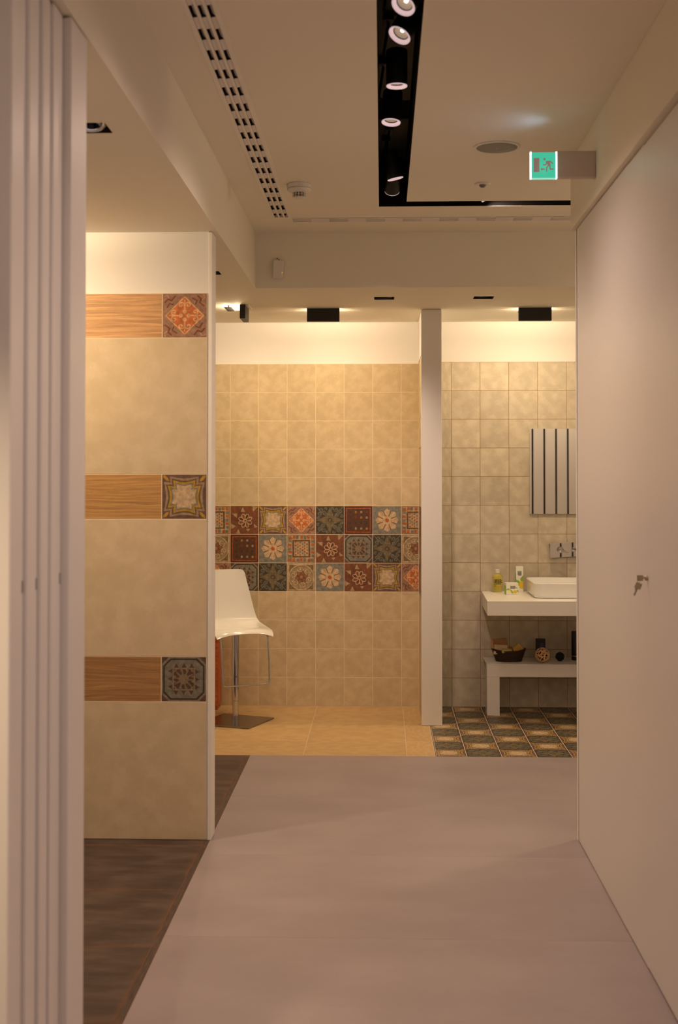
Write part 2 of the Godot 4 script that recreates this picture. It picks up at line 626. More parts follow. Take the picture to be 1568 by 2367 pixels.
		5:  # brown with rows of small rings
			pen = Pen.new(rgb(92, 46, 24))
			pen.poly([Vector2(0.08, 0.08), Vector2(0.92, 0.07), Vector2(0.92, 0.93), Vector2(0.07, 0.92)], rgb(90, 58, 38))
			pen.stroke([Vector2(0.08, 0.08), Vector2(0.92, 0.07), Vector2(0.92, 0.93), Vector2(0.07, 0.92), Vector2(0.08, 0.08)], 0.032, rgb(170, 88, 42))
			for i in 4:
				for j in 4:
					var o := Vector2(0.21 + 0.195 * i, 0.21 + 0.195 * j)
					var c: Color = [rgb(70, 46, 32), rgb(190, 172, 150), rgb(182, 160, 136), rgb(196, 148, 44), rgb(126, 54, 28)][(i * 3 + j * 5 + i * j) % 5]
					pen.disc(o, 0.036, 0.04, c)
					if c.g > 0.3:
						pen.disc(o, 0.015, 0.016, rgb(90, 58, 38))
		6:  # white daisy on blue
			pen = Pen.new(rgb(132, 130, 122))
			for k in 8:
				var a := TAU * k / 8
				var pts := []
				for q in [[0.0, -0.05], [0.2, -0.075], [0.33, -0.115], [0.37, -0.07], [0.415, 0.0], [0.37, 0.07], [0.33, 0.115], [0.2, 0.075], [0.0, 0.05]]:
					pts.append(mid + Vector2(q[0], q[1]).rotated(a))
				pen.poly(pts, rgb(206, 176, 140))
			for k in 8:
				var a := TAU * (k + 0.5) / 8
				pen.stroke([mid + Vector2.from_angle(a) * 0.17, mid + Vector2.from_angle(a) * 0.34], 0.032, rgb(112, 98, 82))
			pen.disc(mid, 0.068, 0.068, rgb(182, 96, 50))
		7:  # octagon of triangles round a sun
			var stone := rgb(136, 128, 112)
			var umber := rgb(92, 66, 54)
			pen = Pen.new(rgb(98, 72, 62))
			var oct := func(m: float, c: float) -> Array:
				return [Vector2(c, m), Vector2(1 - c, m), Vector2(1 - m, c), Vector2(1 - m, 1 - c), Vector2(1 - c, 1 - m), Vector2(c, 1 - m), Vector2(m, 1 - c), Vector2(m, c)]
			pen.poly(oct.call(0.0, 0.16), stone)
			pen.poly(oct.call(0.03, 0.2), rgb(66, 50, 38))
			pen.poly(oct.call(0.065, 0.22), rgb(130, 126, 114))
			for k in 4:
				for i in 3:
					var x := 0.33 + 0.175 * i
					pen.poly(turned([Vector2(x - 0.055, 0.24), Vector2(x + 0.055, 0.24), Vector2(x, 0.14)], k), umber)
			pen.poly([Vector2(0.25, 0.25), Vector2(0.75, 0.25), Vector2(0.75, 0.75), Vector2(0.25, 0.75)], rgb(150, 128, 100))
			pen.poly([Vector2(0.275, 0.275), Vector2(0.725, 0.275), Vector2(0.725, 0.725), Vector2(0.275, 0.725)], umber)
			for k in 10:
				var a := TAU * k / 10 + 0.12
				pen.stroke([mid, mid + Vector2.from_angle(a) * 0.22], 0.036, rgb(128, 118, 104))
			for k in 4:
				for x in [0.32, 0.44, 0.56, 0.68]:
					pen.poly(turned([Vector2(x - 0.03, 0.27), Vector2(x + 0.03, 0.27), Vector2(x, 0.34)], k), rgb(142, 122, 98))
			pen.disc(mid, 0.115, 0.115, rgb(144, 124, 98))
		_:  # circle of six curls
			var line := rgb(204, 178, 144)
			pen = Pen.new(rgb(172, 146, 114))
			pen.poly([Vector2(0.06, 0.06), Vector2(0.94, 0.06), Vector2(0.94, 0.94), Vector2(0.06, 0.94)], rgb(126, 106, 76))
			pen.disc(mid, 0.45, 0.45, rgb(160, 138, 110))
			pen.stroke([Vector2(0.05, 0.05), Vector2(0.95, 0.05), Vector2(0.95, 0.95), Vector2(0.05, 0.95), Vector2(0.05, 0.05)], 0.03, line)
			pen.ring(mid, 0.445, 0.026, line)
			pen.disc(mid, 0.24, 0.24, rgb(134, 104, 74))
			for k in 6:
				var a := TAU * (k + 0.3) / 6
				var o := mid + Vector2.from_angle(a) * 0.29
				pen.disc(o, 0.085, 0.085, rgb(150, 124, 92))
				pen.spiral(o, 0.1, a + PI * 0.8, 1.25, 0.03, line)
				pen.stroke([mid + Vector2.from_angle(a + 0.5) * 0.26, mid + Vector2.from_angle(a + 0.25) * 0.36], 0.026, line)
				pen.stroke([mid + Vector2.from_angle(a) * 0.08, mid + Vector2.from_angle(a) * 0.17], 0.04, rgb(138, 70, 44))
			pen.ring(mid, 0.085, 0.03, rgb(138, 70, 44))
			pen.disc(mid, 0.055, 0.055, rgb(160, 128, 104))
	return pen.wear(60 + which, 0.2)


# ---------------------------------------------------------------- tiles
# a tile w by h with eased edges, its face at z 0 looking along +z; u0..u1 is the share of the print it shows
func tile_mesh(w: float, h: float, t := 0.006, c := 0.0016, u0 := 0.0, u1 := 1.0) -> ArrayMesh:
	var key := "%.4f %.4f %.4f %.4f %.3f %.3f" % [w, h, t, c, u0, u1]
	if not tiles_made.has(key):
		var m := MB.new()
		var a := Vector2(w / 2, h / 2)
		var b := a - Vector2(c, c)
		m.quad(Vector3(-b.x, -b.y, 0), Vector3(b.x, -b.y, 0), Vector3(b.x, b.y, 0), Vector3(-b.x, b.y, 0), Vector2(u0, 1), Vector2(u1, 0))
		var inner := [Vector3(-b.x, -b.y, 0), Vector3(b.x, -b.y, 0), Vector3(b.x, b.y, 0), Vector3(-b.x, b.y, 0)]
		var outer := [Vector3(-a.x, -a.y, -c), Vector3(a.x, -a.y, -c), Vector3(a.x, a.y, -c), Vector3(-a.x, a.y, -c)]
		for k in 4:
			var q := (k + 1) % 4
			m.quad(outer[k], outer[q], inner[q], inner[k], Vector2(u0, 1), Vector2(u0 + 0.02, 0.98))
			m.quad(outer[k] - Vector3(0, 0, t - c), outer[q] - Vector3(0, 0, t - c), outer[q], outer[k], Vector2(u0, 1), Vector2(u0 + 0.02, 0.98))
		tiles_made[key] = m.done()
	return tiles_made[key]


func lay(called: String, mesh: Mesh, material: Material, at: Vector3, turn: Vector3, parent: Node3D) -> MeshInstance3D:
	var o := part(called, mesh, material, parent)
	o.position = at
	o.rotation = turn
	return o


func pick(list: Array) -> Material:
	return list[rng.randi() % list.size()]


# ---------------------------------------------------------------- the room
func build_floor() -> void:
	var f := struct("floor", "pale greige tiled corridor floor bordered by brown, beige and patterned tile areas", "floor")
	var m := MB.new()
	slab(m, -2.7, 2.7, -0.12, -0.0006, -3.6, 9.1)
	part("screed", m.done(), M.grout_floor, f)
	m = MB.new()
	slab(m, -2.6, -0.7625, -0.0006, -0.0003, -3.5, EDGE)
	part("brown_grout", m.done(), M.grout_dark, f)
	var up := Vector3(-PI / 2, 0, 0)
	var seams := [7.385, 6.42, 5.445, 4.469, 3.49, 2.51, 1.53, 0.55, -0.43, -1.41, -2.39, -3.5]
	for k in seams.size() - 1:
		var depth: float = seams[k] - seams[k + 1] - 0.0012
		for s in [[-0.762, 0.9605], [0.9605, 2.6]]:
			lay("corridor_tile", tile_mesh(s[1] - s[0], depth, 0.006, 0.0004), M.corridor[k % 4], P((s[0] + s[1]) / 2, 0, (seams[k] + seams[k + 1]) / 2), up, f)
	# brown tiles along the left
	for k in 14:
		var d := EDGE - 0.03 - 0.5975 * k
		lay("border_tile", tile_mesh(0.025, 0.5955, 0.006, 0.0006), M.rust[(k + 1) % 3], P(-0.7755, 0, d - 0.2988), up, f)
		for c in 3:
			var w := 0.596
			lay("brown_tile", tile_mesh(w, 0.5955, 0.006, 0.001), M.rust[(k * 2 + c) % 3], P(-0.789 - w / 2 - c * 0.598, 0, d - 0.2988), up + Vector3(0, 0, PI * ((k + c) % 2)), f)
	# beige tiles of the stool bay
	var xs := [-2.26, -1.66, -1.058, -0.458, 0.142, 0.304]
	var ds := [7.385, 7.80, 8.39, 8.985]
	for i in xs.size() - 1:
		for j in 3:
			lay("beige_tile", tile_mesh(xs[i + 1] - xs[i] - 0.0025, ds[j + 1] - ds[j] - 0.0025, 0.006, 0.0006), pick(M.beige_floor), P((xs[i] + xs[i + 1]) / 2, 0, (ds[j] + ds[j + 1]) / 2), up, f)
	m = MB.new()
	slab(m, 0.3055, 0.3115, -0.006, 0.001, EDGE, 8.29, 0.0006)
	part("metal_strip", m.done(), M.steel, f)
	# patterned tiles of the basin bay
	for i in 12:
		var x0 := 0.486 + 0.2013 * (i - 1)
		var w := 0.198
		var u0 := 0.0
		if i == 0:
			w = 0.171
			u0 = 0.13
		for j in 8:
			var d := BACK - 0.2 * j - 0.1
			var light := (i + j) % 2 == 1
			lay("patterned_tile", tile_mesh(w, 0.198, 0.006, 0.0008, u0, 1.0), M.deco[2] if light else M.deco[4], P(x0 + 0.1998 - w / 2, 0, d), up, f)


func build_walls() -> void:
	var m: MB
	# --- the partition with the sample panel
	var w := struct("wall_left", "cream partition left of the corridor tiled with beige slabs, wood planks and patterned squares", "wall")
	m = MB.new()
	slab(m, -2.7, -0.774, 0, LOW, 5.657, 5.768)
	part("plaster", m.done(), M.paint, w)
	m = MB.new()
	slab(m, -0.7735, -0.757, 0.0, LOW - 0.003, 5.648, 5.772, 0.002)
	part("end_trim", m.done(), M.trim, w)
	m = MB.new()
	slab(m, -2.7, -0.7805, 0.002, 2.424, 5.6506, 5.657)
	part("grout", m.done(), M.grout_light, w)
	var rows := [[0.004, 0.6075], [0.8095, 1.416], [1.6185, 2.2235]]
	for r in rows.size():
		for c in 3:
			lay("slab_tile", tile_mesh(0.602, rows[r][1] - rows[r][0], 0.004, 0.0005), M.big[(r + c) % 4], P(-0.7815 - 0.301 - c * 0.605, (rows[r][0] + rows[r][1]) / 2, 5.65), Vector3.ZERO, w)
	var bands := [[0.6105, 0.8065, 7], [1.419, 1.6155, 2], [2.2265, 2.4225, 3]]
	for b in bands.size():
		var y: float = (bands[b][0] + bands[b][1]) / 2
		lay("patterned_tile", tile_mesh(0.1975, 0.196, 0.004, 0.0005), M.deco[bands[b][2]], P(-0.7815 - 0.09875, y, 5.65), Vector3.ZERO, w)
		lay("wood_tile", tile_mesh(1.198, 0.196, 0.004, 0.0005), M.wood[2 - b], P(-0.983 - 0.599, y, 5.65), Vector3.ZERO, w)
	# --- back wall of the stool bay
	w = struct("wall_back", "back wall behind the stool, beige square tiles with a band of coloured patterned tiles", "wall")
	m = MB.new()
	slab(m, -2.7, 0.30, 0, LOW, 8.991, 9.1)
	part("plaster", m.done(), M.paint, w)
	m = MB.new()
	slab(m, -1.65, 0.262, 0, 2.406, 8.9856, 8.991)
	part("grout", m.done(), M.grout_light, w)
	var deco_rows := {6: [4, 5, 0, 1, 2, 3, 4, 5, 6, 0], 5: [1, 3, 8, 5, 6, 0, 1, 7, 4, 8], 4: [6, 0, 3, 7, 4, 8, 6, 1, 2, 3]}
	for i in 10:
		var x0 := -1.073 + 0.2012 * (i - 3)
		var x1 := minf(x0 + 0.2012, 0.256)
		var tw := x1 - x0 - 0.003
		for j in 12:
			var called := "beige_tile"
			var material: Material = pick(M.beige)
			if deco_rows.has(j):
				called = "patterned_tile"
				material = M.deco[deco_rows[j][i]]
			lay(called, tile_mesh(tw, 0.1975, 0.004, 0.0005, 0.0, tw / 0.1982), material, P(x0 + 0.0015 + tw / 2, 0.2005 * j + 0.10025, BACK), Vector3.ZERO, w)
	# --- back wall of the basin bay
	w = struct("wall_back", "back wall behind the basin, covered with weathered grey square tiles under cream plaster", "wall")
	m = MB.new()
	slab(m, 0.30, 2.7, 0, LOW, 8.991, 9.1)
	part("plaster", m.done(), M.paint, w)
	m = MB.new()
	slab(m, 0.38, 2.6, 0, 2.416, 8.9857, 8.991)
	part("grout", m.done(), M.grout_brown, w)
	for i in 11:
		var x0 := maxf(0.486 + 0.2013 * (i - 1), 0.386)
		var x1 := 0.486 + 0.2013 * i
		var tw := x1 - x0 - 0.003
		for j in 12:
			lay("grey_tile", tile_mesh(tw, 0.1984, 0.004, 0.0006), pick(M.stone), P(x0 + 0.0015 + tw / 2, 0.2013 * j + 0.1, BACK), Vector3.ZERO, w)
	# --- the divider between the two bays
	w = struct("wall_divider", "narrow white ended partition between the stool bay and the basin bay", "wall")
	m = MB.new()
	slab(m, 0.262, 0.378, 0, LOW, 8.30, 8.99)
	part("core", m.done(), M.grout_light, w)
	m = MB.new()
	slab(m, 0.2525, 0.3865, 0.002, 2.692, 8.286, 8.30, 0.0015)
	part("end_cap", m.done(), M.white, w, "white painted end cap")
	m = MB.new()
	slab(m, 0.256, 0.384, 2.412, LOW - 0.002, 8.302, 8.9905)
	part("plaster_head", m.done(), M.paint, w)
	for i in 4:
		var d1 := BACK - 0.2012 * i
		var d0 := maxf(d1 - 0.2012, 8.302)
		var tw := d1 - d0 - 0.003
		for j in 12:
			lay("side_tile", tile_mesh(tw, 0.1975, 0.005, 0.0012), M.deco[[5, 6, 0, 1][(i + j) % 4]] if j in [4, 5, 6] else pick(M.beige), P(0.257, 0.2005 * j + 0.10025, (d0 + d1) / 2), Vector3(0, -PI / 2, 0), w)
			lay("side_tile", tile_mesh(tw, 0.1983, 0.005, 0.0012), pick(M.stone), P(0.383, 0.2005 * j + 0.10025, (d0 + d1) / 2), Vector3(0, PI / 2, 0), w)
	# --- the white panelled wall on the right
	w = struct("wall_right", "tall white laminate panelled wall along the right side of the corridor", "wall")
	m = MB.new()
	slab(m, 0.874, 0.93, 0, HIGH, -3.5, 5.70)
	part("core", m.done(), M.laminate, w)
	var pan := [[4.4884, 5.674, 0.865, 2.704, 0.006], [4.2161, 4.4883, 0.865, 2.701, 0.006], [2.9, 4.216, 0.8651, 2.696, 0.009], [1.6, 2.8992, 0.866, 2.696, 0.009], [0.3, 1.5992, 0.866, 2.696, 0.009], [-3.4, 0.2992, 0.866, 2.696, 0.009]]
	for p in pan:
		m = MB.new()
		slab(m, p[2], 0.884, p[4], p[3], p[0], p[1])
		part("panel", m.done(), M.laminate, w)
	m = MB.new()
	slab(m, 0.8635, 0.885, 0.0, 2.704, 5.696, 5.724, 0.0008)
	part("edge_strip", m.done(), M.trim, w)
	m = MB.new()
	slab(m, 0.8715, 0.8745, 0.0, 2.704, 5.6745, 5.6955)
	part("shadow_gap", m.done(), M.gap, w)  # dark filler strip; shade of the open gap put into its colour
	# --- walls that close the rooms
	w = struct("wall_bay", "unseen cream wall left of the stool bay, set back to darken chrome reflections", "wall")  # out of view; stands far left so the stool chrome reflects darker
	m = MB.new()
	slab(m, -2.7, -2.6, 0, LOW, 5.77, 8.99)
	part("plaster", m.done(), M.paint, w)
	w = struct("wall_far_left", "cream wall on the far left of the side room", "wall")
	m = MB.new()
	slab(m, -2.7, -2.6, 0, LOW, -3.5, 5.66)
	part("plaster", m.done(), M.paint, w)
	w = struct("wall_rear", "cream wall at the near end of the corridor behind the viewer", "wall")
	m = MB.new()
	slab(m, -2.7, 2.7, 0, HIGH + 0.04, -3.6, -3.5)
	part("plaster", m.done(), M.paint, w)
	w = struct("wall_far_right", "cream wall at the right end of the basin bay", "wall")
	m = MB.new()
	slab(m, 2.6, 2.7, 0, HIGH + 0.04, 5.7, 9.0)
	part("plaster", m.done(), M.paint, w)
	# --- wall of narrow display boards that the mirror and the tap show
	w = struct("wall_front", "wall of narrow pale display boards with dark gaps, seen only in the mirror", "wall")
	m = MB.new()
	slab(m, 0.93, 2.7, 0, HIGH, 5.60, 5.735)
	part("backing", m.done(), M.dark, w)
	for k in 15:
		m = MB.new()
		var x := 0.991 + 0.1115 * k
		slab(m, x, x + 0.094, 0.004, 2.69, 5.737, 5.762, 0.002)
		part("board", m.done(), M.laminate, w)


func build_ceiling() -> void:
	var m := MB.new()
	var c := struct("ceiling", "raised cream corridor ceiling with a black lamp slot and air slots", "ceiling")
	var slot_holes := [[-0.016, 0.126, -3.4, 6.65], [-0.016, 2.5, 6.528, 6.65], [-0.6, -0.492, 2.99, 6.905], [-0.492, 1.05, 6.925, 7.045]]
	plate(m, [-0.76, 2.7, -3.6, 7.39], slot_holes, HIGH, HIGH + 0.012)
	part("panel", m.done(), M.ceiling, c)
	c = struct("ceiling", "lower cream ceiling round the corridor with square recessed lamps and wall lamps", "ceiling")
	m = MB.new()
	var holes := []
	for d in downlights():
		holes.append([d[0] - 0.0615, d[0] + 0.0615, d[1] - 0.0615, d[1] + 0.0615])
	plate(m, [-2.7, -0.7351, -3.6, 7.36], holes, LOW, LOW + 0.05)
	plate(m, [-2.7, 2.7, 7.36, 9.1], holes, LOW, LOW + 0.05)
	part("panel", m.done(), M.ceiling, c)
	var t := struct("trim_1", "long cream bulkhead face stepping up to the corridor ceiling on the left", "bulkhead")
	m = MB.new()
	slab(m, -0.775, -0.735, LOW, HIGH + 0.012, -3.6, 7.40)
	part("face", m.done(), M.ceiling, t)
	t = struct("trim_2", "cream bulkhead face across the far end of the raised corridor ceiling", "bulkhead")
	m = MB.new()
	slab(m, -0.74, 2.7, LOW, HIGH + 0.012, 7.355, 7.395)
	part("face", m.done(), M.ceiling, t)
	t = struct("trim_3", "cream soffit band above the white panelled wall on the right", "soffit")
	m = MB.new()
	slab(m, 0.8445, 0.935, 2.709, HIGH, -3.5, 5.724, 0.001)
	part("band", m.done(), M.ceiling, t)
	# --- black liner of the lamp slot
	t = struct("trim_4", "black lined slot in the corridor ceiling that holds the spotlights", "ceiling slot")
	m = MB.new()
	var top := HIGH + 0.26
	slab(m, -0.026, -0.0155, HIGH + 0.001, top, -3.4, 6.66)
	slab(m, 0.1255, 0.136, HIGH + 0.001, top, -3.4, 6.527)
	slab(m, -0.016, 2.5, HIGH + 0.001, top, 6.6495, 6.66)
	slab(m, 0.126, 2.5, HIGH + 0.001, top, 6.517, 6.5285)
	slab(m, -0.026, 0.136, top, top + 0.01, -3.4, 6.66)
	slab(m, 0.136, 2.5, top, top + 0.01, 6.517, 6.66)
	slab(m, -0.026, 0.136, HIGH + 0.001, top, -3.41, -3.4)
	slab(m, 2.5, 2.51, HIGH + 0.001, top, 6.517, 6.66)
	part("liner", m.done(), M.recess, t)
	for d in [3.1, 3.9, 4.75, 5.25, 6.3]:
		m = MB.new()
		slab(m, -0.0145, 0.1245, top - 0.004, top - 0.001, d - 0.38, d + 0.38)
		part("top_panel", m.done(), M.black, t)


func downlights() -> Array:
	# x, D of the square recessed lamps in the lower ceiling; last two out of view
	return [[0.0125, 7.80], [0.619, 7.795], [-0.9295, 6.803], [-0.9195, 3.963], [-1.15, 1.72], [1.7, 7.8]]


func build_downlights() -> void:
	var labels := ["square black recessed lamp with a tilted ring, left of the white ended partition", "square black recessed lamp over the basin bay, right of the white ended partition",
		"square recessed lamp half hidden by the tiled partition's end", "square black recessed lamp in the low ceiling above the tiled sample wall", "unseen recessed lamp in the side room, placed to light the nearest sliding panel", "added square recessed lamp, unseen fill at the right end of the basin bay"]  # fifth is out of view, lighting the nearest panel; sixth is added fill
	var energy := [0.45, 0.45, 0.7, 0.35, 4.4, 0.6]
	var k := 0
	for d in downlights():
		var o := thing("recessed_lamp", labels[k], "downlight", P(d[0], LOW, d[1]), "square recessed lamps in the lower ceiling")
		var m := MB.new()
		var h := 0.061
		for s in [-1.0, 1.0]:
			m.box(Vector3(s * h - 0.0015, 0.001, -h), Vector3(s * h + 0.0015, 0.1, h))
			m.box(Vector3(-h, 0.001, s * h - 0.0015), Vector3(h, 0.1, s * h + 0.0015))
		m.box(Vector3(-h, 0.098, -h), Vector3(h, 0.1, h))
		part("housing", m.done(), M.black, o)
		var tilt := Basis(Vector3(0, 0, 1), [-0.34, 0.1, 0.15, 0.0, 0.0, 0.0][k]) * Basis(Vector3(1, 0, 0), [0.25, -0.25, 0.1, -0.45, 0.0, 0.0][k])
		var t := Transform3D(tilt, Vector3(0, 0.022, 0))
		m = MB.new()
		m.lathe([Vector2(0.048, 0.03), Vector2(0.052, 0.0), Vector2(0.047, -0.004), Vector2(0.04, 0.0), Vector2(0.036, 0.02)], 28, t)
		var ring := part("gimbal_ring", m.done(), M.black if k < 2 else M.chrome, o)
		m = MB.new()
		m.lathe([Vector2(0.04, 0.001), Vector2(0.026, 0.022), Vector2(0.012, 0.03)], 24, t)
		part("reflector", m.done(), M.chrome, ring)
		m = MB.new()
		m.lathe([Vector2(0.0, 0.028), Vector2(0.024, 0.024), Vector2(0.024, 0.018), Vector2(0.0, 0.016)], 20, t)
		part("lamp_glow", m.done(), glow(rgb(225, 222, 232), 1.3), ring)
		spot(Vector3(0, -0.006, 0), t.basis * Vector3(0, -1, 0), 52, 0.8, WARM, energy[k], 0.03, o)
		k += 1


func build_spotlights() -> void:
	# x, height, D of the rim, aim, energy, half angle, label
	var list := [
		[0.064, 3.026, 3.83, Vector3(-0.42, -0.8, 0.42), 0.5, 44.0, "track spotlight nearest the top of the picture, tilted left in the black slot"],
		[0.056, 3.024, 4.085, Vector3(-0.46, -0.85, 0.32), 0.5, 44.0, "tilted black spotlight with a bright ring, second from the near end of the slot"],
		[0.054, 3.022, 4.61, Vector3(0.0, -1, -0.02), 0.75, 78.0, "upright black spotlight cylinder, third from the near end of the slot"],
		[0.036, 3.024, 5.09, Vector3(-0.06, -1, 0.13), 0.75, 76.0, "black spotlight cylinder beside the slot's left edge, just past the upright one"],
		[0.064, 3.024, 6.055, Vector3(0.22, -0.95, -0.1), 0.7, 62.0, "tilted black spotlight near the far corner of the slot with a thin bright rim"],
		[0.05, 3.03, 6.33, Vector3(-0.04, -0.6, -0.8), 2.4, 20.0, "dark spotlight in the slot's corner turned away towards the back bays"],
		[0.545, 3.052, 6.59, Vector3(0.62, -0.75, 0.06), 0.6, 66.0, "spotlight in the cross slot showing only a sliver of its rim"],
		[0.054, 3.024, 2.6, Vector3(0.1, -1, -0.1), 0.75, 60.0, "unseen spotlight of the slot, placed to light the near floor"],  # from here on out of view, placed to light the near corridor
		[0.054, 3.024, 1.4, Vector3(-0.1, -1, -0.25), 0.75, 78.0, "unseen spotlight of the slot above the viewer, placed to light the near corridor"],
		[0.054, 3.024, -0.3, Vector3(0.0, -1, -0.55), 0.85, 78.0, "unseen spotlight of the slot behind the viewer, placed to light the corridor ahead"],
	]
	for q in list:
		var o := thing("track_spotlight", q[6], "spotlight", P(q[0], q[1], q[2]), "spotlights in the black ceiling slot")
		var up: Vector3 = -q[3].normalized()
		var side := up.cross(Vector3(0, 0, 1)).normalized()
		var t := Transform3D(Basis(side, up, side.cross(up)), Vector3.ZERO)
		var m := MB.new()
		m.lathe([Vector2(0.0, 0.132), Vector2(0.036, 0.132), Vector2(0.039, 0.128), Vector2(0.039, 0.004), Vector2(0.0375, 0.001)], 32, t)
		var body := part("body", m.done(), M.black, o)
		m = MB.new()
		m.lathe([Vector2(0.0384, 0.002), Vector2(0.0378, -0.0012), Vector2(0.0362, -0.002), Vector2(0.0285, 0.006), Vector2(0.0275, 0.012)], 32, t, true)
		part("lamp_rim", m.done(), glow(rgb(232, 205, 208), 0.55), body, "pale ring with its lamp light put in as glow")  # emission stands for lamp light falling on the rim
		m = MB.new()
		m.lathe([Vector2(0.0275, 0.012), Vector2(0.026, 0.009), Vector2(0.0245, 0.012)], 32, t)
		part("dark_ring", m.done(), M.dark, body)
		m = MB.new()
		m.lathe([Vector2(0.025, 0.012), Vector2(0.012, 0.035), Vector2(0.0, 0.038)], 24, t, true)
		part("reflector", m.done(), glow(rgb(170, 150, 130), 0.35), body)  # emission stands for bulb light caught by the reflector
		m = MB.new()
		m.lathe([Vector2(0.0, 0.03), Vector2(0.006, 0.028), Vector2(0.0065, 0.02), Vector2(0.0, 0.016)], 14, t, true)
		part("bulb", m.done(), glow(rgb(255, 244, 232), 3.0), body)
		m = MB.new()
		var y1: float = HIGH + 0.254 - q[1]
		m.tube([t * Vector3(0, 0.075, 0), Vector3(-0.05 if absf(side.x) > 0.2 else 0.0, maxf((t * Vector3(0, 0.075, 0)).y, 0.06) + 0.03, (t * Vector3(0, 0.09, 0)).z), Vector3(-0.03, y1 - 0.02, (t * Vector3(0, 0.09, 0)).z)], 0.006, 8)
		m.box(Vector3(-0.05, y1 - 0.022, (t * Vector3(0, 0.09, 0)).z - 0.04), Vector3(-0.01, y1, (t * Vector3(0, 0.09, 0)).z + 0.04), 0.002)
		part("bracket", m.done(), M.black, o)
		spot(-up * 0.012, q[3], q[5], 1.0, TRACK, q[4], 0.035, o)


func build_wall_lamps() -> void:
	# base point on the ceiling (middle of the block's far face), direction of the wall it washes, energy, label
	var list := [
		[P(-0.902, LOW, 8.14), Vector3(-1, 0, 0), 0.65, "ceiling wall lamp seen end on beside the tiled partition, its bright gap facing left"],
		[P(-0.3805, LOW, 8.244), Vector3(0, 0, -1), 0.93, "black ceiling wall lamp over the beige tiles, left of the white ended partition"],
		[P(0.983, LOW, 8.248), Vector3(0, 0, -1), 0.96, "black ceiling wall lamp over the basin bay, above the mirror"],
		[P(1.62, HIGH, 6.42), Vector3(0, 0, 1), 1.1, "unseen ceiling wall lamp placed to brighten the display boards behind the white panelled wall"],  # out of view, placed to brighten the boards in the mirror
		[P(-1.75, LOW, 4.95), Vector3(0, 0, -1), 1.45, "unseen ceiling wall lamp placed to light the tiled partition, behind the sliding panels"],  # out of view, placed to light the upper left of the partition
	]
	for q in list:
		var o := thing("wall_lamp", q[3], "wall washer", q[0], "black block wall lamps on the lower ceiling")
		var f: Vector3 = q[1]
		var b := Basis(f.cross(Vector3.UP) * -1.0, Vector3.UP, f * -1.0)  # local -z looks at the wall
		b = Basis(Vector3.UP.cross(-f), Vector3.UP, -f)
		o.basis = b
		var m := MB.new()
		m.box(Vector3(-0.105, -0.089, 0.0), Vector3(0.105, -0.001, 0.036), 0.0015)
		part("shield_block", m.done(), M.black, o)
		m = MB.new()
		m.box(Vector3(-0.105, -0.005, 0.037), Vector3(0.105, -0.001, 0.056), 0.001)
		part("mounting_plate", m.done(), M.device, o)
		m = MB.new()
		m.box(Vector3(-0.098, -0.018, -0.102), Vector3(0.098, -0.0155, -0.05), 0.001)
		m.box(Vector3(-0.07, -0.016, -0.08), Vector3(-0.06, -0.001, -0.07))
		m.box(Vector3(0.06, -0.016, -0.08), Vector3(0.07, -0.001, -0.07))
		part("cover_plate", m.done(), M.plate_grey, o, "dark grey cover plate")
		m = MB.new()
		m.box(Vector3(-0.1, -0.012, -0.046), Vector3(0.1, -0.001, -0.003), 0.001)
		part("lamp_glow", m.done(), glow(rgb(255, 236, 205), 3.0), o)
		omni(Vector3(0, -0.0095, -0.03), WARM, q[2] * 0.2, 0.02, o)
		var l := AreaLight3D.new()
		l.name = "strip_light"
		l.area_size = Vector2(0.19, 0.04)
		l.area_range = 14.0
		l.area_attenuation = 2.0
		l.basis = Basis.looking_at(Vector3(0, -1.0, -0.75).normalized(), Vector3.RIGHT) * Basis(Vector3(0, 0, 1), PI / 2)
		lamp_at(l, Vector3(0, -0.0175, -0.025), WARM, q[2], 0.0, o)


# ---------------------------------------------------------------- fittings
func build_sliding_panels() -> void:
	# right edge x, near D, far D; the five stacked sliding panels at the left
	var list := [[-0.777, 2.642, 2.74, "nearest of the five stacked white sliding panels at the left edge"], [-0.7686, 2.745, 2.82, "second of the stacked white sliding panels, counted from the left edge"],
		[-0.7612, 2.828, 2.888, "middle one of the five stacked white sliding panels"], [-0.756, 2.897, 2.978, "fourth of the stacked white sliding panels, just before the end post"],
		[-0.738, 2.99, 3.15, "thick white end panel of the sliding stack, beside the tiled partition"]]
	for k in list.size():
		var q: Array = list[k]
		var o := thing("sliding_panel", q[3], "sliding panel", P(q[0] - 0.5, 0, (q[1] + q[2]) / 2), "stacked white sliding panels")
		var h: float = (q[2] - q[1]) / 2
		var m := MB.new()
		m.box(Vector3(-0.5, 0.004, -h), Vector3(0.5, LOW - 0.003, h), 0.003)
		part("leaf", m.done(), M.laminate, o)
		if k in [0, 1, 3]:
			m = MB.new()
			m.box(Vector3(0.4975, 1.352, -h + 0.002), Vector3(0.5010, 1.378, -h + 0.010), 0.0008)
			part("latch", m.done(), M.grey, o)


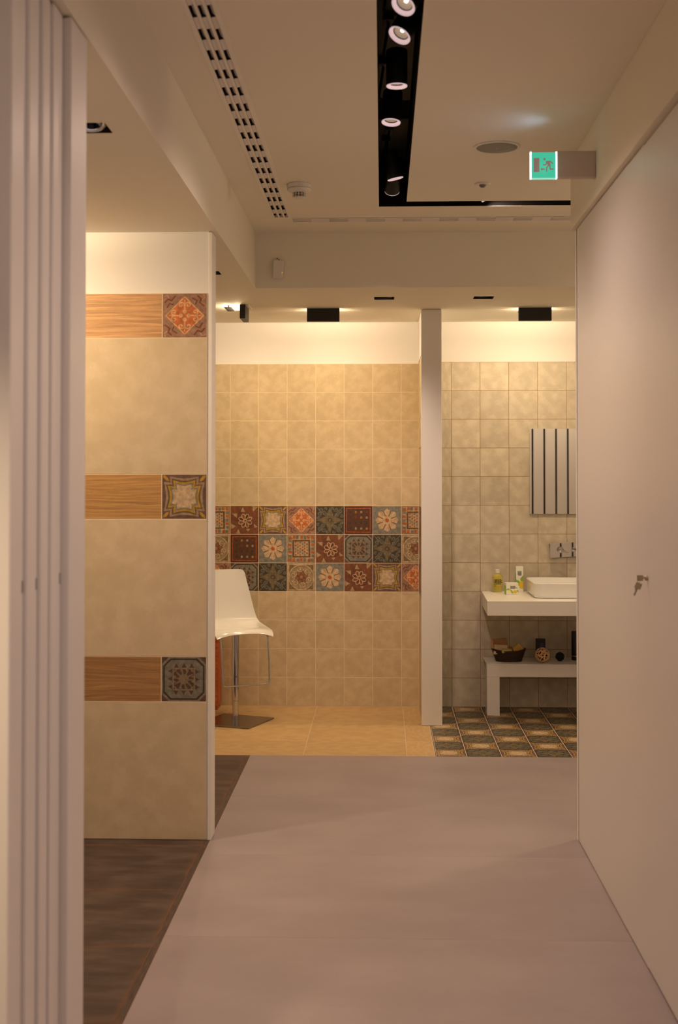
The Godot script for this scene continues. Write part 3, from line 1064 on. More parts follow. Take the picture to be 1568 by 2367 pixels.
func slot_diffuser(o: Node3D, length: float, first_dark: float, flat := false) -> void:
	# local: x across (frame 0.108 wide), z along from 0 to -length, y 0 at the ceiling face
	var m := MB.new()
	for b in [[-0.054, -0.037], [-0.019, -0.009], [0.009, 0.019], [0.037, 0.054]]:
		m = MB.new()
		m.box(Vector3(b[0], -0.0025, -length), Vector3(b[1], 0.001, 0), 0.0006)
		part("frame_bar", m.done(), M.trim, o)
	m = MB.new()
	m.box(Vector3(-0.06, 0.05, -length), Vector3(0.06, 0.054, 0))
	for s in [-1.0, 1.0]:
		m.box(Vector3(s * 0.058 - 0.002, 0.0125, -length), Vector3(s * 0.058 + 0.002, 0.054, 0))
	for z in [-length, 0.0]:
		m.box(Vector3(-0.06, 0.0125, z - 0.001), Vector3(0.06, 0.054, z + 0.001))
	part("plenum", m.done(), M.plenum, o)
	var seg := 0.10075
	var open_mesh := MB.new()
	var shut_mesh := MB.new()
	var open_t := Transform3D(Basis(Vector3(0, 0, 1), -0.75), Vector3(0.003, 0.0085, 0))
	open_mesh.box(Vector3(-0.0085, -0.0008, -seg / 2 + 0.002), Vector3(0.0085, 0.0008, seg / 2 - 0.002), 0.0, open_t)
	var shut_t := Transform3D(Basis(Vector3(0, 0, 1), 0.0 if flat else 0.22), Vector3(0.0, -0.001 if flat else 0.0035, 0))
	shut_mesh.box(Vector3(-0.0088, -0.0008, -seg / 2 + 0.001), Vector3(0.0080, 0.0008, seg / 2 - 0.001), 0.0, shut_t)
	var a := open_mesh.done()
	var b := shut_mesh.done()
	var k := 0
	var z := first_dark
	while z < length - 0.02:
		if z > 0.03:
			for x in [-0.028, 0.0, 0.028]:
				var blade := part("blade", a if k % 2 == 0 else b, M.lilac, o)
				blade.position = Vector3(x, 0, -z)
		z += seg
		k += 1


func build_ceiling_fittings() -> void:
	var m: MB
	var o := thing("slot_diffuser", "long white three slot air diffuser running along the left of the corridor ceiling", "air vent", P(-0.546, HIGH, 2.995), "", "")
	slot_diffuser(o, 3.91, 3.791 - 2.995 - 0.10075 * 8 + 0.05)
	o = thing("slot_diffuser", "white three slot air diffuser across the corridor ceiling, before the far bulkhead", "air vent", P(-0.49, HIGH, 6.985))
	o.rotation.y = -PI / 2
	slot_diffuser(o, 1.535, 0.0505, true)
	# smoke detector
	o = thing("smoke_detector", "round white smoke detector with a slotted black cage under the ceiling", "smoke detector", P(-0.4, HIGH, 6.125))
	m = MB.new()
	m.lathe([Vector2(0.0, -0.0005), Vector2(0.057, -0.0005), Vector2(0.059, -0.004), Vector2(0.059, -0.02), Vector2(0.056, -0.022)], 40)
	part("base", m.done(), M.device, o)
	m = MB.new()
	m.lathe([Vector2(0.054, -0.022), Vector2(0.058, -0.024), Vector2(0.058, -0.031), Vector2(0.05, -0.037), Vector2(0.032, -0.042)], 40)
	part("collar", m.done(), M.device, o)
	m = MB.new()
	m.lathe([Vector2(0.026, -0.041), Vector2(0.026, -0.064)], 24)
	part("sensor_core", m.done(), M.dark, o)
	m = MB.new()
	for y in [-0.0435, -0.0505, -0.0575]:
		m.lathe([Vector2(0.027, y), Vector2(0.031, y), Vector2(0.031, y - 0.0018), Vector2(0.027, y - 0.0018)], 32)
	for k in 12:
		m.box(Vector3(0.0275, -0.065, -0.0012), Vector3(0.0312, -0.04, 0.0012), 0.0, Transform3D(Basis(Vector3.UP, TAU * k / 12), Vector3.ZERO))
	part("cage", m.done(), M.device, o)
	m = MB.new()
	m.lathe([Vector2(0.0, -0.063), Vector2(0.031, -0.063), Vector2(0.031, -0.066), Vector2(0.02, -0.071), Vector2(0.0, -0.072)], 32)
	part("cap", m.done(), M.device, o)
	# loudspeaker
	o = thing("ceiling_speaker", "round grey loudspeaker grille set into the corridor ceiling near the exit sign", "speaker", P(0.492, HIGH, 5.457))
	m = MB.new()
	m.lathe([Vector2(0.094, 0.0), Vector2(0.1, -0.0005), Vector2(0.1, -0.003), Vector2(0.094, -0.006), Vector2(0.088, -0.0055), Vector2(0.087, -0.002)], 48)
	part("rim", m.done(), M.device, o)
	m = MB.new()
	m.lathe([Vector2(0.0, -0.0015), Vector2(0.0875, -0.0015), Vector2(0.0875, -0.004), Vector2(0.05, -0.0055), Vector2(0.0, -0.006)], 48, Transform3D.IDENTITY, true)
	part("grille", m.done(), M.grille, o)
	m = MB.new()
	m.lathe([Vector2(0.0, -0.006), Vector2(0.003, -0.0062), Vector2(0.003, -0.008), Vector2(0.0, -0.0085)], 12)
	part("badge", m.done(), M.device, o)
	# little ceiling sensor
	o = thing("ceiling_sensor", "small white ceiling sensor disc with a grey eye, beyond the speaker", "sensor", P(0.484, HIGH, 6.137))
	m = MB.new()
	m.lathe([Vector2(0.0, -0.0005), Vector2(0.038, -0.0005), Vector2(0.038, -0.003), Vector2(0.034, -0.006), Vector2(0.018, -0.0075), Vector2(0.017, -0.005)], 36)
	part("disc", m.done(), M.device, o)
	m = MB.new()
	m.lathe([Vector2(0.017, -0.005), Vector2(0.016, -0.012), Vector2(0.009, -0.019), Vector2(0.0, -0.021)], 24, Transform3D.IDENTITY, true)
	part("eye", m.done(), M.grey, o)
	# alarm box on the far bulkhead
	o = thing("alarm_box", "small white alarm box with a glowing amber light on the far bulkhead", "alarm", P(-0.603, 2.752, 7.355))
	o.rotation.z = -0.06
	m = MB.new()
	m.box(Vector3(-0.03, 0, 0.002), Vector3(0.03, 0.106, 0.034), 0.004)
	part("case", m.done(), M.device, o)
	m = MB.new()
	m.ball(Vector3(0.024, 0.034, 0.033), Vector3(0.0032, 0.0032, 0.002), 12)
	part("amber_light", m.done(), glow(rgb(255, 150, 20), 1.6), o, "amber indicator light")
	m = MB.new()
	m.ball(Vector3(0.0235, 0.023, 0.033), Vector3(0.0024, 0.0024, 0.002), 12)
	part("green_light", m.done(), glow(rgb(130, 190, 40), 0.7), o, "green indicator light")
	m = MB.new()
	for q in [[-0.012, 0.119], [-0.001, 0.112]]:
		m.ball(Vector3(q[0], q[1], 0.002), Vector3(0.0032, 0.0032, 0.003), 10)
	part("screw", m.done(), M.dark, o)


func build_exit_sign() -> void:
	var o := thing("exit_sign", "small square glowing green exit sign with a running figure, on a white arm", "exit sign", P(0.692, 2.784, 5.06))
	var pen := Pen.new(rgb(66, 196, 158), 256)
	var ink := rgb(134, 104, 94)
	pen.poly([Vector2(0.09, 0.22), Vector2(0.33, 0.22), Vector2(0.33, 0.77), Vector2(0.09, 0.77)], ink)
	pen.disc(Vector2(0.54, 0.265), 0.048, 0.048, ink)
	pen.stroke([Vector2(0.49, 0.485), Vector2(0.61, 0.485), Vector2(0.625, 0.36), Vector2(0.78, 0.355), Vector2(0.87, 0.43)], 0.05, ink)
	pen.poly([Vector2(0.6, 0.335), Vector2(0.73, 0.335), Vector2(0.79, 0.45), Vector2(0.79, 0.53), Vector2(0.7, 0.54), Vector2(0.65, 0.44), Vector2(0.6, 0.48)], ink)
	pen.stroke([Vector2(0.72, 0.5), Vector2(0.63, 0.61), Vector2(0.625, 0.745)], 0.052, ink)
	pen.stroke([Vector2(0.765, 0.5), Vector2(0.77, 0.655), Vector2(0.9, 0.655)], 0.052, ink)
	pen.poly([Vector2(0.375, 0.66), Vector2(0.45, 0.59), Vector2(0.45, 0.73)], ink)
	pen.stroke([Vector2(0.42, 0.66), Vector2(0.53, 0.66)], 0.05, ink)
	var tex := ImageTexture.create_from_image(pen.img)
	var face := mat(rgb(120, 120, 120), 0.3)
	face.albedo_texture = tex
	face.emission_enabled = true
	face.emission_texture = tex
	face.emission_operator = BaseMaterial3D.EMISSION_OP_MULTIPLY
	face.emission = Color.WHITE
	face.emission_energy_multiplier = 0.85
	var m := MB.new()
	m.quad(Vector3(-0.1, 0.004, 0.006), Vector3(-0.005, 0.004, 0.006), Vector3(-0.005, 0.1055, 0.006), Vector3(-0.1, 0.1055, 0.006))
	m.quad(Vector3(-0.005, 0.004, -0.006), Vector3(-0.1, 0.004, -0.006), Vector3(-0.1, 0.1055, -0.006), Vector3(-0.005, 0.1055, -0.006))
	m.quad(Vector3(-0.1, 0.1055, 0.006), Vector3(-0.005, 0.1055, 0.006), Vector3(-0.005, 0.1055, -0.006), Vector3(-0.1, 0.1055, -0.006))
	m.quad(Vector3(-0.1, 0.004, -0.006), Vector3(-0.005, 0.004, -0.006), Vector3(-0.005, 0.004, 0.006), Vector3(-0.1, 0.004, 0.006))
	part("sign_panel", m.done(), face, o)
	var white := glow(rgb(235, 242, 255), 1.6)
	m = MB.new()
	m.box(Vector3(-0.106, 0.0, -0.007), Vector3(-0.1, 0.109, 0.007), 0.001)
	part("glow_edge", m.done(), white, o, "bright white glowing edge")
	m = MB.new()
	m.box(Vector3(-0.005, 0.0, -0.007), Vector3(0.001, 0.109, 0.007), 0.001)
	part("glow_edge", m.done(), white, o, "bright white glowing edge")
	m = MB.new()
	m.box(Vector3(-0.1, 0.0, -0.007), Vector3(-0.005, 0.0036, 0.007), 0.0005)
	part("bottom_edge", m.done(), glow(rgb(150, 215, 200), 0.8), o)
	m = MB.new()
	m.box(Vector3(0.0015, 0.003, -0.016), Vector3(0.152, 0.108, 0.016), 0.002)
	part("arm", m.done(), mat(rgb(204, 188, 178), 0.6), o)
	spot(Vector3(-0.02, 0.122, 0.0), Vector3(-0.87, 0.43, -0.02), 64, 1.0, Color(0.42, 0.66, 1.0), 0.0085, 0.03, o)
	omni(Vector3(-0.05, 0.055, 0.05), Color(0.5, 1.0, 0.85), 0.0006, 0.03, o)


func build_keys() -> void:
	var o := thing("key_set", "two small keys, one in the white panel's lock and one hanging below", "key", P(0.8645, 1.274, 4.2))
	var m := MB.new()
	m.lathe([Vector2(0.0, 0.009), Vector2(0.007, 0.009), Vector2(0.0085, 0.006), Vector2(0.0085, 0.0005)], 20, Transform3D(Basis(Vector3(0, 0, 1), PI / 2), Vector3.ZERO))
	part("lock_barrel", m.done(), M.nickel, o)
	m = MB.new()
	m.box(Vector3(-0.016, -0.0025, -0.0008), Vector3(-0.006, 0.0025, 0.0008))
	m.box(Vector3(-0.034, -0.0095, -0.0012), Vector3(-0.014, 0.0095, 0.0012), 0.0008)
	part("key", m.done(), M.nickel, o)
	var ring := []
	for k in 17:
		ring.append(Vector3(-0.029, -0.012, 0) + Vector3(0.003 * cos(TAU * k / 16), 0.008 * sin(TAU * k / 16), 0.0015 * sin(TAU * k / 16)))
	m = MB.new()
	m.tube(ring, 0.0009, 6)
	part("ring", m.done(), M.nickel, o)
	m = MB.new()
	var t := Transform3D(Basis(Vector3(0, 0, 1), -0.42), Vector3(-0.027, -0.018, 0.002))
	m.box(Vector3(-0.0105, -0.018, -0.0012), Vector3(0.0105, 0.002, 0.0012), 0.0008, t)
	m.box(Vector3(-0.003, -0.042, -0.0008), Vector3(0.003, -0.017, 0.0008), 0.0, t)
	m.box(Vector3(-0.006, -0.024, -0.0008), Vector3(-0.002, -0.018, 0.0008), 0.0, t)
	part("hanging_key", m.done(), M.nickel, o)


# ---------------------------------------------------------------- stool bay
func build_stool() -> void:
	var o := thing("bar_stool", "white moulded bar stool on a chrome column and square steel base", "stool", P(-0.9635, 0, 8.38))
	var fwd := Vector3(0.444, 0, 0.896)
	var side := Vector3(0.896, 0, -0.444)
	var m := MB.new()
	var ex := Vector3(0.357, 0, 0.135).normalized()
	var t := Transform3D(Basis(ex, Vector3.UP, ex.cross(Vector3.UP)), Vector3.ZERO)
	m.box(Vector3(-0.19, 0.001, -0.19), Vector3(0.19, 0.011, 0.19), 0.002, t)
	part("base_plate", m.done(), M.steel, o)
	m = MB.new()
	m.lathe([Vector2(0.0, 0.16), Vector2(0.0202, 0.16), Vector2(0.0202, 0.011)], 28)
	part("lower_column", m.done(), M.chrome, o)
	m = MB.new()
	m.lathe([Vector2(0.0, 0.592), Vector2(0.0232, 0.592), Vector2(0.0232, 0.142), Vector2(0.0205, 0.14)], 28)
	var column := part("upper_column", m.done(), M.chrome, o)
	m = MB.new()
	m.ball(fwd * 0.023 + side * 0.0 + Vector3(0, 0.225, 0), Vector3(0.003, 0.003, 0.003), 10)
	part("set_screw", m.done(), M.nickel, column)
	m = MB.new()
	m.box(Vector3(-0.07, 0.588, -0.08), Vector3(0.07, 0.603, 0.08), 0.003, Transform3D(Basis(side, Vector3.UP, side.cross(Vector3.UP)), Vector3.ZERO))
	part("seat_bracket", m.done(), M.black, o)
	# foot rail
	m = MB.new()
	var pts := []
	for s in [-1.0, 1.0]:
		var line := [[0.02, 0.12, 0.596], [0.12, 0.15, 0.586], [0.155, 0.158, 0.58], [0.166, 0.161, 0.57], [0.19, 0.16, 0.43], [0.205, 0.157, 0.29], [0.207, 0.154, 0.276], [0.208, 0.145, 0.27]]
		if s > 0: line.reverse()
		for q in line:
			pts.append(fwd * q[0] + side * q[1] * s + Vector3(0, q[2], 0))
	m.tube(pts, 0.0058, 10)
	part("foot_rail", m.done(), M.chrome, o)
	# one-piece shell: forward, height, half width along the middle line
	var prof := [[-0.2065, 0.987, 0.129], [-0.2045, 0.975, 0.131], [-0.2025, 0.962, 0.133], [-0.2, 0.945, 0.136], [-0.195, 0.915, 0.141], [-0.188, 0.88, 0.147], [-0.172, 0.79, 0.162], [-0.155, 0.715, 0.178], [-0.138, 0.672, 0.19], [-0.118, 0.645, 0.199], [-0.09, 0.630, 0.204], [-0.05, 0.623, 0.207], [0.02, 0.621, 0.207], [0.09, 0.625, 0.206], [0.14, 0.627, 0.204], [0.172, 0.622, 0.2], [0.192, 0.609, 0.195], [0.2, 0.597, 0.192]]
	var grid := []
	for q in prof:
		var row := []
		for j in 21:
			var s := sin((j - 10) / 10.0 * PI / 2)
			var back := clampf((q[1] - 0.64) / 0.1, 0, 1)
			var front := clampf((q[0] + 0.02) / 0.2, 0, 1)
			var a: float = q[0] + back * 0.03 * s * s - front * 0.012 * s * s
			var h: float = q[1] - (1 - back) * (0.006 + 0.022 * front) * pow(absf(s), 3) + (1 - back) * (1 - front) * 0.012 * s * s
			var top: float = clampf((q[1] - 0.80) / 0.187, 0, 1)
			var turn_in := clampf((absf(s) - 0.72) / 0.28, 0, 1)
			h -= 0.034 * top * (1.0 - sqrt(maxf(0.0, 1.0 - turn_in * turn_in)))
			row.append(fwd * a + side * (q[2] * s) + Vector3(0, h, 0))
		grid.append(row)
	m = MB.new()
	m.sheet(grid, 0.007)
	part("shell_seat", m.done(), M.shell, o)
	# low wooden cabinet behind the partition's end
	o = thing("wooden_cabinet", "orange brown wooden cabinet edge behind the white stool", "cabinet", P(-1.38, 0, 8.87))
	m = MB.new()
	m.box(Vector3(-0.25, 0.03, -0.1), Vector3(0.25, 0.475, 0.075), 0.003)
	part("body", m.done(), M.orange_wood, o)
	m = MB.new()
	m.box(Vector3(-0.252, 0.4755, -0.1), Vector3(0.252, 0.495, 0.08), 0.003)
	part("top_board", m.done(), M.orange_wood, o)
	m = MB.new()
	m.box(Vector3(-0.24, 0.0, -0.09), Vector3(0.24, 0.0295, 0.06))
	part("plinth", m.done(), M.orange_wood, o)


# ---------------------------------------------------------------- basin bay
func rounded_rect(x0: float, x1: float, z0: float, z1: float, r: float) -> PackedVector2Array:
	var out := PackedVector2Array()
	for q in [[x1 - r, z1 - r, 0], [x0 + r, z1 - r, 1], [x0 + r, z0 + r, 2], [x1 - r, z0 + r, 3]]:
		for k in 7:
			out.append(Vector2(q[0], q[1]) + Vector2.from_angle(PI / 2 * (q[2] + k / 6.0)) * r)
	return out


func loop_skin(m: MB, rings: Array) -> void:
	# rings: [PackedVector2Array (x, z), height]; joined top to bottom with soft normals round each ring
	for k in rings.size() - 1:
		var a: PackedVector2Array = rings[k][0]
		var b: PackedVector2Array = rings[k + 1][0]
		var n := a.size()
		for i in n:
			var j := (i + 1) % n
			var p := [Vector3(a[i].x, rings[k][1], a[i].y), Vector3(a[j].x, rings[k][1], a[j].y), Vector3(b[j].x, rings[k + 1][1], b[j].y), Vector3(b[i].x, rings[k + 1][1], b[i].y)]
			var nn := []
			for q in [[a, i, 0], [a, j, 1], [b, j, 2], [b, i, 3]]:
				var arr: PackedVector2Array = q[0]
				var tang := arr[(q[1] + 1) % n] - arr[(q[1] - 1 + n) % n]
				var down: Vector3 = (p[3] - p[0]) if q[2] in [0, 3] else (p[2] - p[1])
				nn.append(Vector3(tang.x, 0, tang.y).cross(down).normalized() * -1.0)
			m.smooth_quad([p[0], p[3], p[2], p[1]], [nn[0], nn[3], nn[2], nn[1]], [Vector2.ZERO, Vector2.ZERO, Vector2.ZERO, Vector2.ZERO])


func build_basin_bay() -> void:
	var m: MB
	# counter
	var o := thing("counter", "thick white wall hung counter under the mirror, carrying the basin", "counter", P(1.6, 0.715, 8.6))
	m = MB.new()
	var top := PackedVector2Array([Vector2(0.676 - 1.6, 8.6 - 8.25), Vector2(2.4 - 1.6, 8.6 - 8.25), Vector2(2.4 - 1.6, 8.6 - 8.983), Vector2(0.696 - 1.6, 8.6 - 8.983)])
	m.prism(top, -0.092, 0.0, Transform3D(Basis(Vector3(1, 0, 0), Vector3(0, 0, 1), Vector3(0, 1, 0)), Vector3.ZERO))
	o.position.y = 0.808
	part("slab", m.done(), M.counter, o)
	# basin
	o = thing("basin", "white rectangular ceramic vessel basin with rounded corners on the white counter", "basin", P(1.28, 0.8085, 8.68))
	m = MB.new()
	var out_ := func(g: float) -> PackedVector2Array: return rounded_rect(-0.285 - g, 0.285 + g, -0.252 - g, 0.252 + g, 0.062 + g)
	loop_skin(m, [[out_.call(-0.075), 0.03], [out_.call(-0.03), 0.034], [out_.call(-0.014), 0.06], [out_.call(-0.0075), 0.0985], [out_.call(-0.005), 0.101], [out_.call(0.0), 0.1005], [out_.call(0.002), 0.098], [out_.call(0.0), 0.09], [out_.call(-0.004), 0.04], [out_.call(-0.008), 0.008], [out_.call(-0.016), 0.0]])
	var low: PackedVector2Array = out_.call(-0.075)
	for k in range(1, low.size() - 1):
		m.tri(Vector3(low[0].x, 0.03, low[0].y), Vector3(low[k + 1].x, 0.03, low[k + 1].y), Vector3(low[k].x, 0.03, low[k].y))
	part("bowl", m.done(), M.ceramic, o)
	m = MB.new()
	m.lathe([Vector2(0.0, 0.034), Vector2(0.02, 0.033), Vector2(0.023, 0.0305)], 20)
	part("drain", m.done(), M.chrome, o)
	# mirror
	o = thing("mirror", "frameless wall mirror over the basin reflecting dark striped boards", "mirror", P(1.36, 1.348, 8.98))
	m = MB.new()
	m.box(Vector3(-0.33, 0, 0.002), Vector3(0.33, 0.598, 0.009), 0.0015)
	part("glass", m.done(), M.mirror, o)
	m = MB.new()
	m.box(Vector3(-0.31, 0.02, -0.0035), Vector3(0.31, 0.578, 0.0015))
	part("backing", m.done(), M.grey, o)
	# wall tap
	o = thing("wall_tap", "chrome wall mounted tap on a shiny rectangular plate below the mirror", "tap", P(1.29, 1.1, 8.984))
	o.rotation = Vector3(0.0, 0.012, 0.065)
	m = MB.new()
	m.box(Vector3(-0.128, -0.05, 0.02), Vector3(0.128, 0.052, 0.042), 0.002)
	part("plate", m.done(), M.mirror, o)
	m = MB.new()
	m.box(Vector3(-0.11, -0.056, -0.01), Vector3(0.11, 0.045, 0.0195), 0.002)
	part("wall_box", m.done(), M.steel, o)
	m = MB.new()
	m.ball(Vector3(-0.052, 0.004, 0.052), Vector3(0.023, 0.023, 0.02), 20)
	part("handle", m.done(), M.chrome, o)
	m = MB.new()
	m.tube([Vector3(-0.05, -0.004, 0.06), Vector3(-0.03, -0.008, 0.085), Vector3(-0.008, -0.012, 0.1)], 0.0065, 12)
	part("lever", m.done(), M.chrome, o)
	m = MB.new()
	m.tube([Vector3(0.06, 0.0, 0.04), Vector3(0.06, 0.0, 0.15), Vector3(0.06, -0.006, 0.165), Vector3(0.06, -0.02, 0.17)], 0.012, 14)
	part("spout", m.done(), M.chrome, o)
	# soap bottle
	o = thing("soap_bottle", "clear bottle of yellow green liquid soap with a white cap on the counter", "bottle", P(0.8, 0.8085, 8.925))
	m = MB.new()
	m.lathe([Vector2(0.010, 0.133), Vector2(0.0105, 0.128), Vector2(0.022, 0.121), Vector2(0.0345, 0.112), Vector2(0.0355, 0.106), Vector2(0.0355, 0.006), Vector2(0.033, 0.001), Vector2(0.0, 0.001)], 36, Transform3D.IDENTITY, true)
	var liquid := part("liquid", m.done(), M.soap, o, "yellow green liquid soap")
	m = MB.new()
	m.lathe([Vector2(0.0, 0.157), Vector2(0.0145, 0.157), Vector2(0.0158, 0.155), Vector2(0.0158, 0.132), Vector2(0.0, 0.132)], 28)
	part("cap", m.done(), M.device, o, "white screw cap")
	for q in [["BAD", 0.081, 0.0165, 0.0], ["SCHAUM", 0.068, 0.0095, 0.0], ["ZITRONE", 0.058, 0.006, 0.0]]:
		var tm := TextMesh.new()
		tm.text = q[0]
		var fnt := SystemFont.new()
		fnt.font_names = PackedStringArray(["Droid Sans"])
		fnt.font_weight = 700
		tm.font = fnt
		tm.font_size = 64
		tm.pixel_size = q[2] / 46.0
		tm.depth = 0.0006
		tm.horizontal_alignment = HORIZONTAL_ALIGNMENT_CENTER
		var l := part("lettering", tm, M.black, liquid)
		var turn := 0.12
		l.position = Vector3(sin(turn) * 0.0362, q[1], cos(turn) * 0.0362)
		l.rotation.y = turn
	m = MB.new()
	m.box(Vector3(-0.014, 0.046, -0.0003), Vector3(0.014, 0.052, 0.0003), 0.0, Transform3D(Basis(Vector3.UP, 0.12), Vector3(sin(0.12) * 0.0362, 0, cos(0.12) * 0.0362)))
	part("gold_band", m.done(), mat(rgb(214, 160, 40), 0.4), liquid)
	m = MB.new()
	for k in 5:
		m.box(Vector3(-0.007, 0.084 - k * 0.011, -0.0003), Vector3(0.007, 0.0865 - k * 0.011, 0.0003), 0.0, Transform3D(Basis(Vector3.UP, -0.62), Vector3(sin(-0.62) * 0.036, 0, cos(-0.62) * 0.036)))
	part("small_print", m.done(), M.black, liquid)
	# cartons
	carton("carton", "low white carton with lemons and green leaves in front of the soap bottle", P(0.881, 0.8085, 8.765), Vector3(0.082, 0.077, 0.09), 0.05, 0)
	carton("carton", "tall narrow white carton with a lemon, between the soap bottle and basin", P(0.95, 0.8085, 8.915), Vector3(0.05, 0.179, 0.03), 0.09, 1)
	# bench
	o = thing("bench", "low white bench shelf under the counter with a broad square leg", "bench", P(1.55, 0, 8.815))
	m = MB.new()
	m.box(Vector3(-0.846, 0.338, -0.165), Vector3(0.846, 0.348, 0.169), 0.001)
	part("top", m.done(), M.white, o)
	m = MB.new()
	m.box(Vector3(-0.846, 0.262, 0.05), Vector3(0.846, 0.3379, 0.169), 0.001)
	part("apron", m.done(), M.white, o)
	for s in [-1.0, 1.0]:
		m = MB.new()
		m.box(Vector3(minf(s * 0.846, s * 0.761), 0.001, 0.05), Vector3(maxf(s * 0.846, s * 0.761), 0.2619, 0.169), 0.002)
		part("leg", m.done(), M.white, o)
	build_bench_things()


func carton(called: String, label: String, at: Vector3, size: Vector3, turn: float, kind: int) -> void:
	var o := thing(called, label, "box", at, "lemon printed cartons on the counter")
	o.rotation.y = turn
	var m := MB.new()
	m.box(Vector3(-size.x / 2, 0, -size.z / 2), Vector3(size.x / 2, size.y, size.z / 2), 0.0008)
	var body := part("body", m.done(), M.carton_white, o)
	m = MB.new()
	var y := size.y
	m.quad(Vector3(-size.x / 2 - 0.0004, 0.001, -size.z / 2), Vector3(-size.x / 2 - 0.0004, 0.001, size.z / 2), Vector3(-size.x / 2 - 0.0004, y * 0.7, size.z / 2), Vector3(-size.x / 2 - 0.0004, y * 0.8, -size.z / 2))
	part("green_side", m.done(), mat(rgb(150, 200, 50), 0.5), body)
	var pen := Pen.new(rgb(240, 238, 230), 128)
	var leaf := rgb(140, 190, 50)
	var lemon := rgb(236, 200, 50)
	if kind == 0:
		pen.poly([Vector2(0.32, 0.22), Vector2(0.75, 0.22), Vector2(0.75, 0.5), Vector2(0.32, 0.5)], rgb(138, 130, 146))
		pen.stroke([Vector2(0.35, 0.3), Vector2(0.55, 0.28)], 0.06, leaf)
		for q in [[0.08, 0.55, 0.2, 0.05, -0.5], [0.3, 0.62, 0.16, 0.06, 0.6], [0.45, 0.75, 0.2, 0.07, 1.1], [0.82, 0.4, 0.12, 0.04, 0.4], [0.95, 0.7, 0.14, 0.05, 0.9]]:
			pen.disc(Vector2(q[0], q[1]), q[2], q[3], leaf, q[4])
		pen.disc(Vector2(0.72, 0.77), 0.17, 0.15, lemon)
		pen.disc(Vector2(0.26, 0.7), 0.13, 0.1, rgb(244, 220, 90), 0.6)
		pen.disc(Vector2(0.28, 0.72), 0.06, 0.045, rgb(250, 246, 220), 0.6)
	else:
		pen.poly([Vector2(0.22, 0.17), Vector2(0.78, 0.17), Vector2(0.78, 0.36), Vector2(0.22, 0.36)], rgb(138, 130, 146))
		pen.stroke([Vector2(0.24, 0.21), Vector2(0.7, 0.19)], 0.05, leaf)
		pen.poly([Vector2(0, 0.5), Vector2(0.35, 0.55), Vector2(1, 0.34), Vector2(1, 0.8), Vector2(0, 0.72)], leaf)
		pen.disc(Vector2(0.42, 0.47), 0.3, 0.07, rgb(238, 236, 222), 0.5)
		pen.disc(Vector2(0.8, 0.73), 0.36, 0.17, lemon)
		pen.disc(Vector2(0.5, 0.95), 0.9, 0.09, rgb(240, 238, 230))
	var pm := mat(Color.WHITE, 0.5)
	pm.albedo_texture = ImageTexture.create_from_image(pen.img)
	m = MB.new()
	m.quad(Vector3(-size.x / 2, 0.0005, size.z / 2 + 0.0005), Vector3(size.x / 2, 0.0005, size.z / 2 + 0.0005), Vector3(size.x / 2, y - 0.0005, size.z / 2 + 0.0005), Vector3(-size.x / 2, y - 0.0005, size.z / 2 + 0.0005))
	part("front_print", m.done(), pm, body)


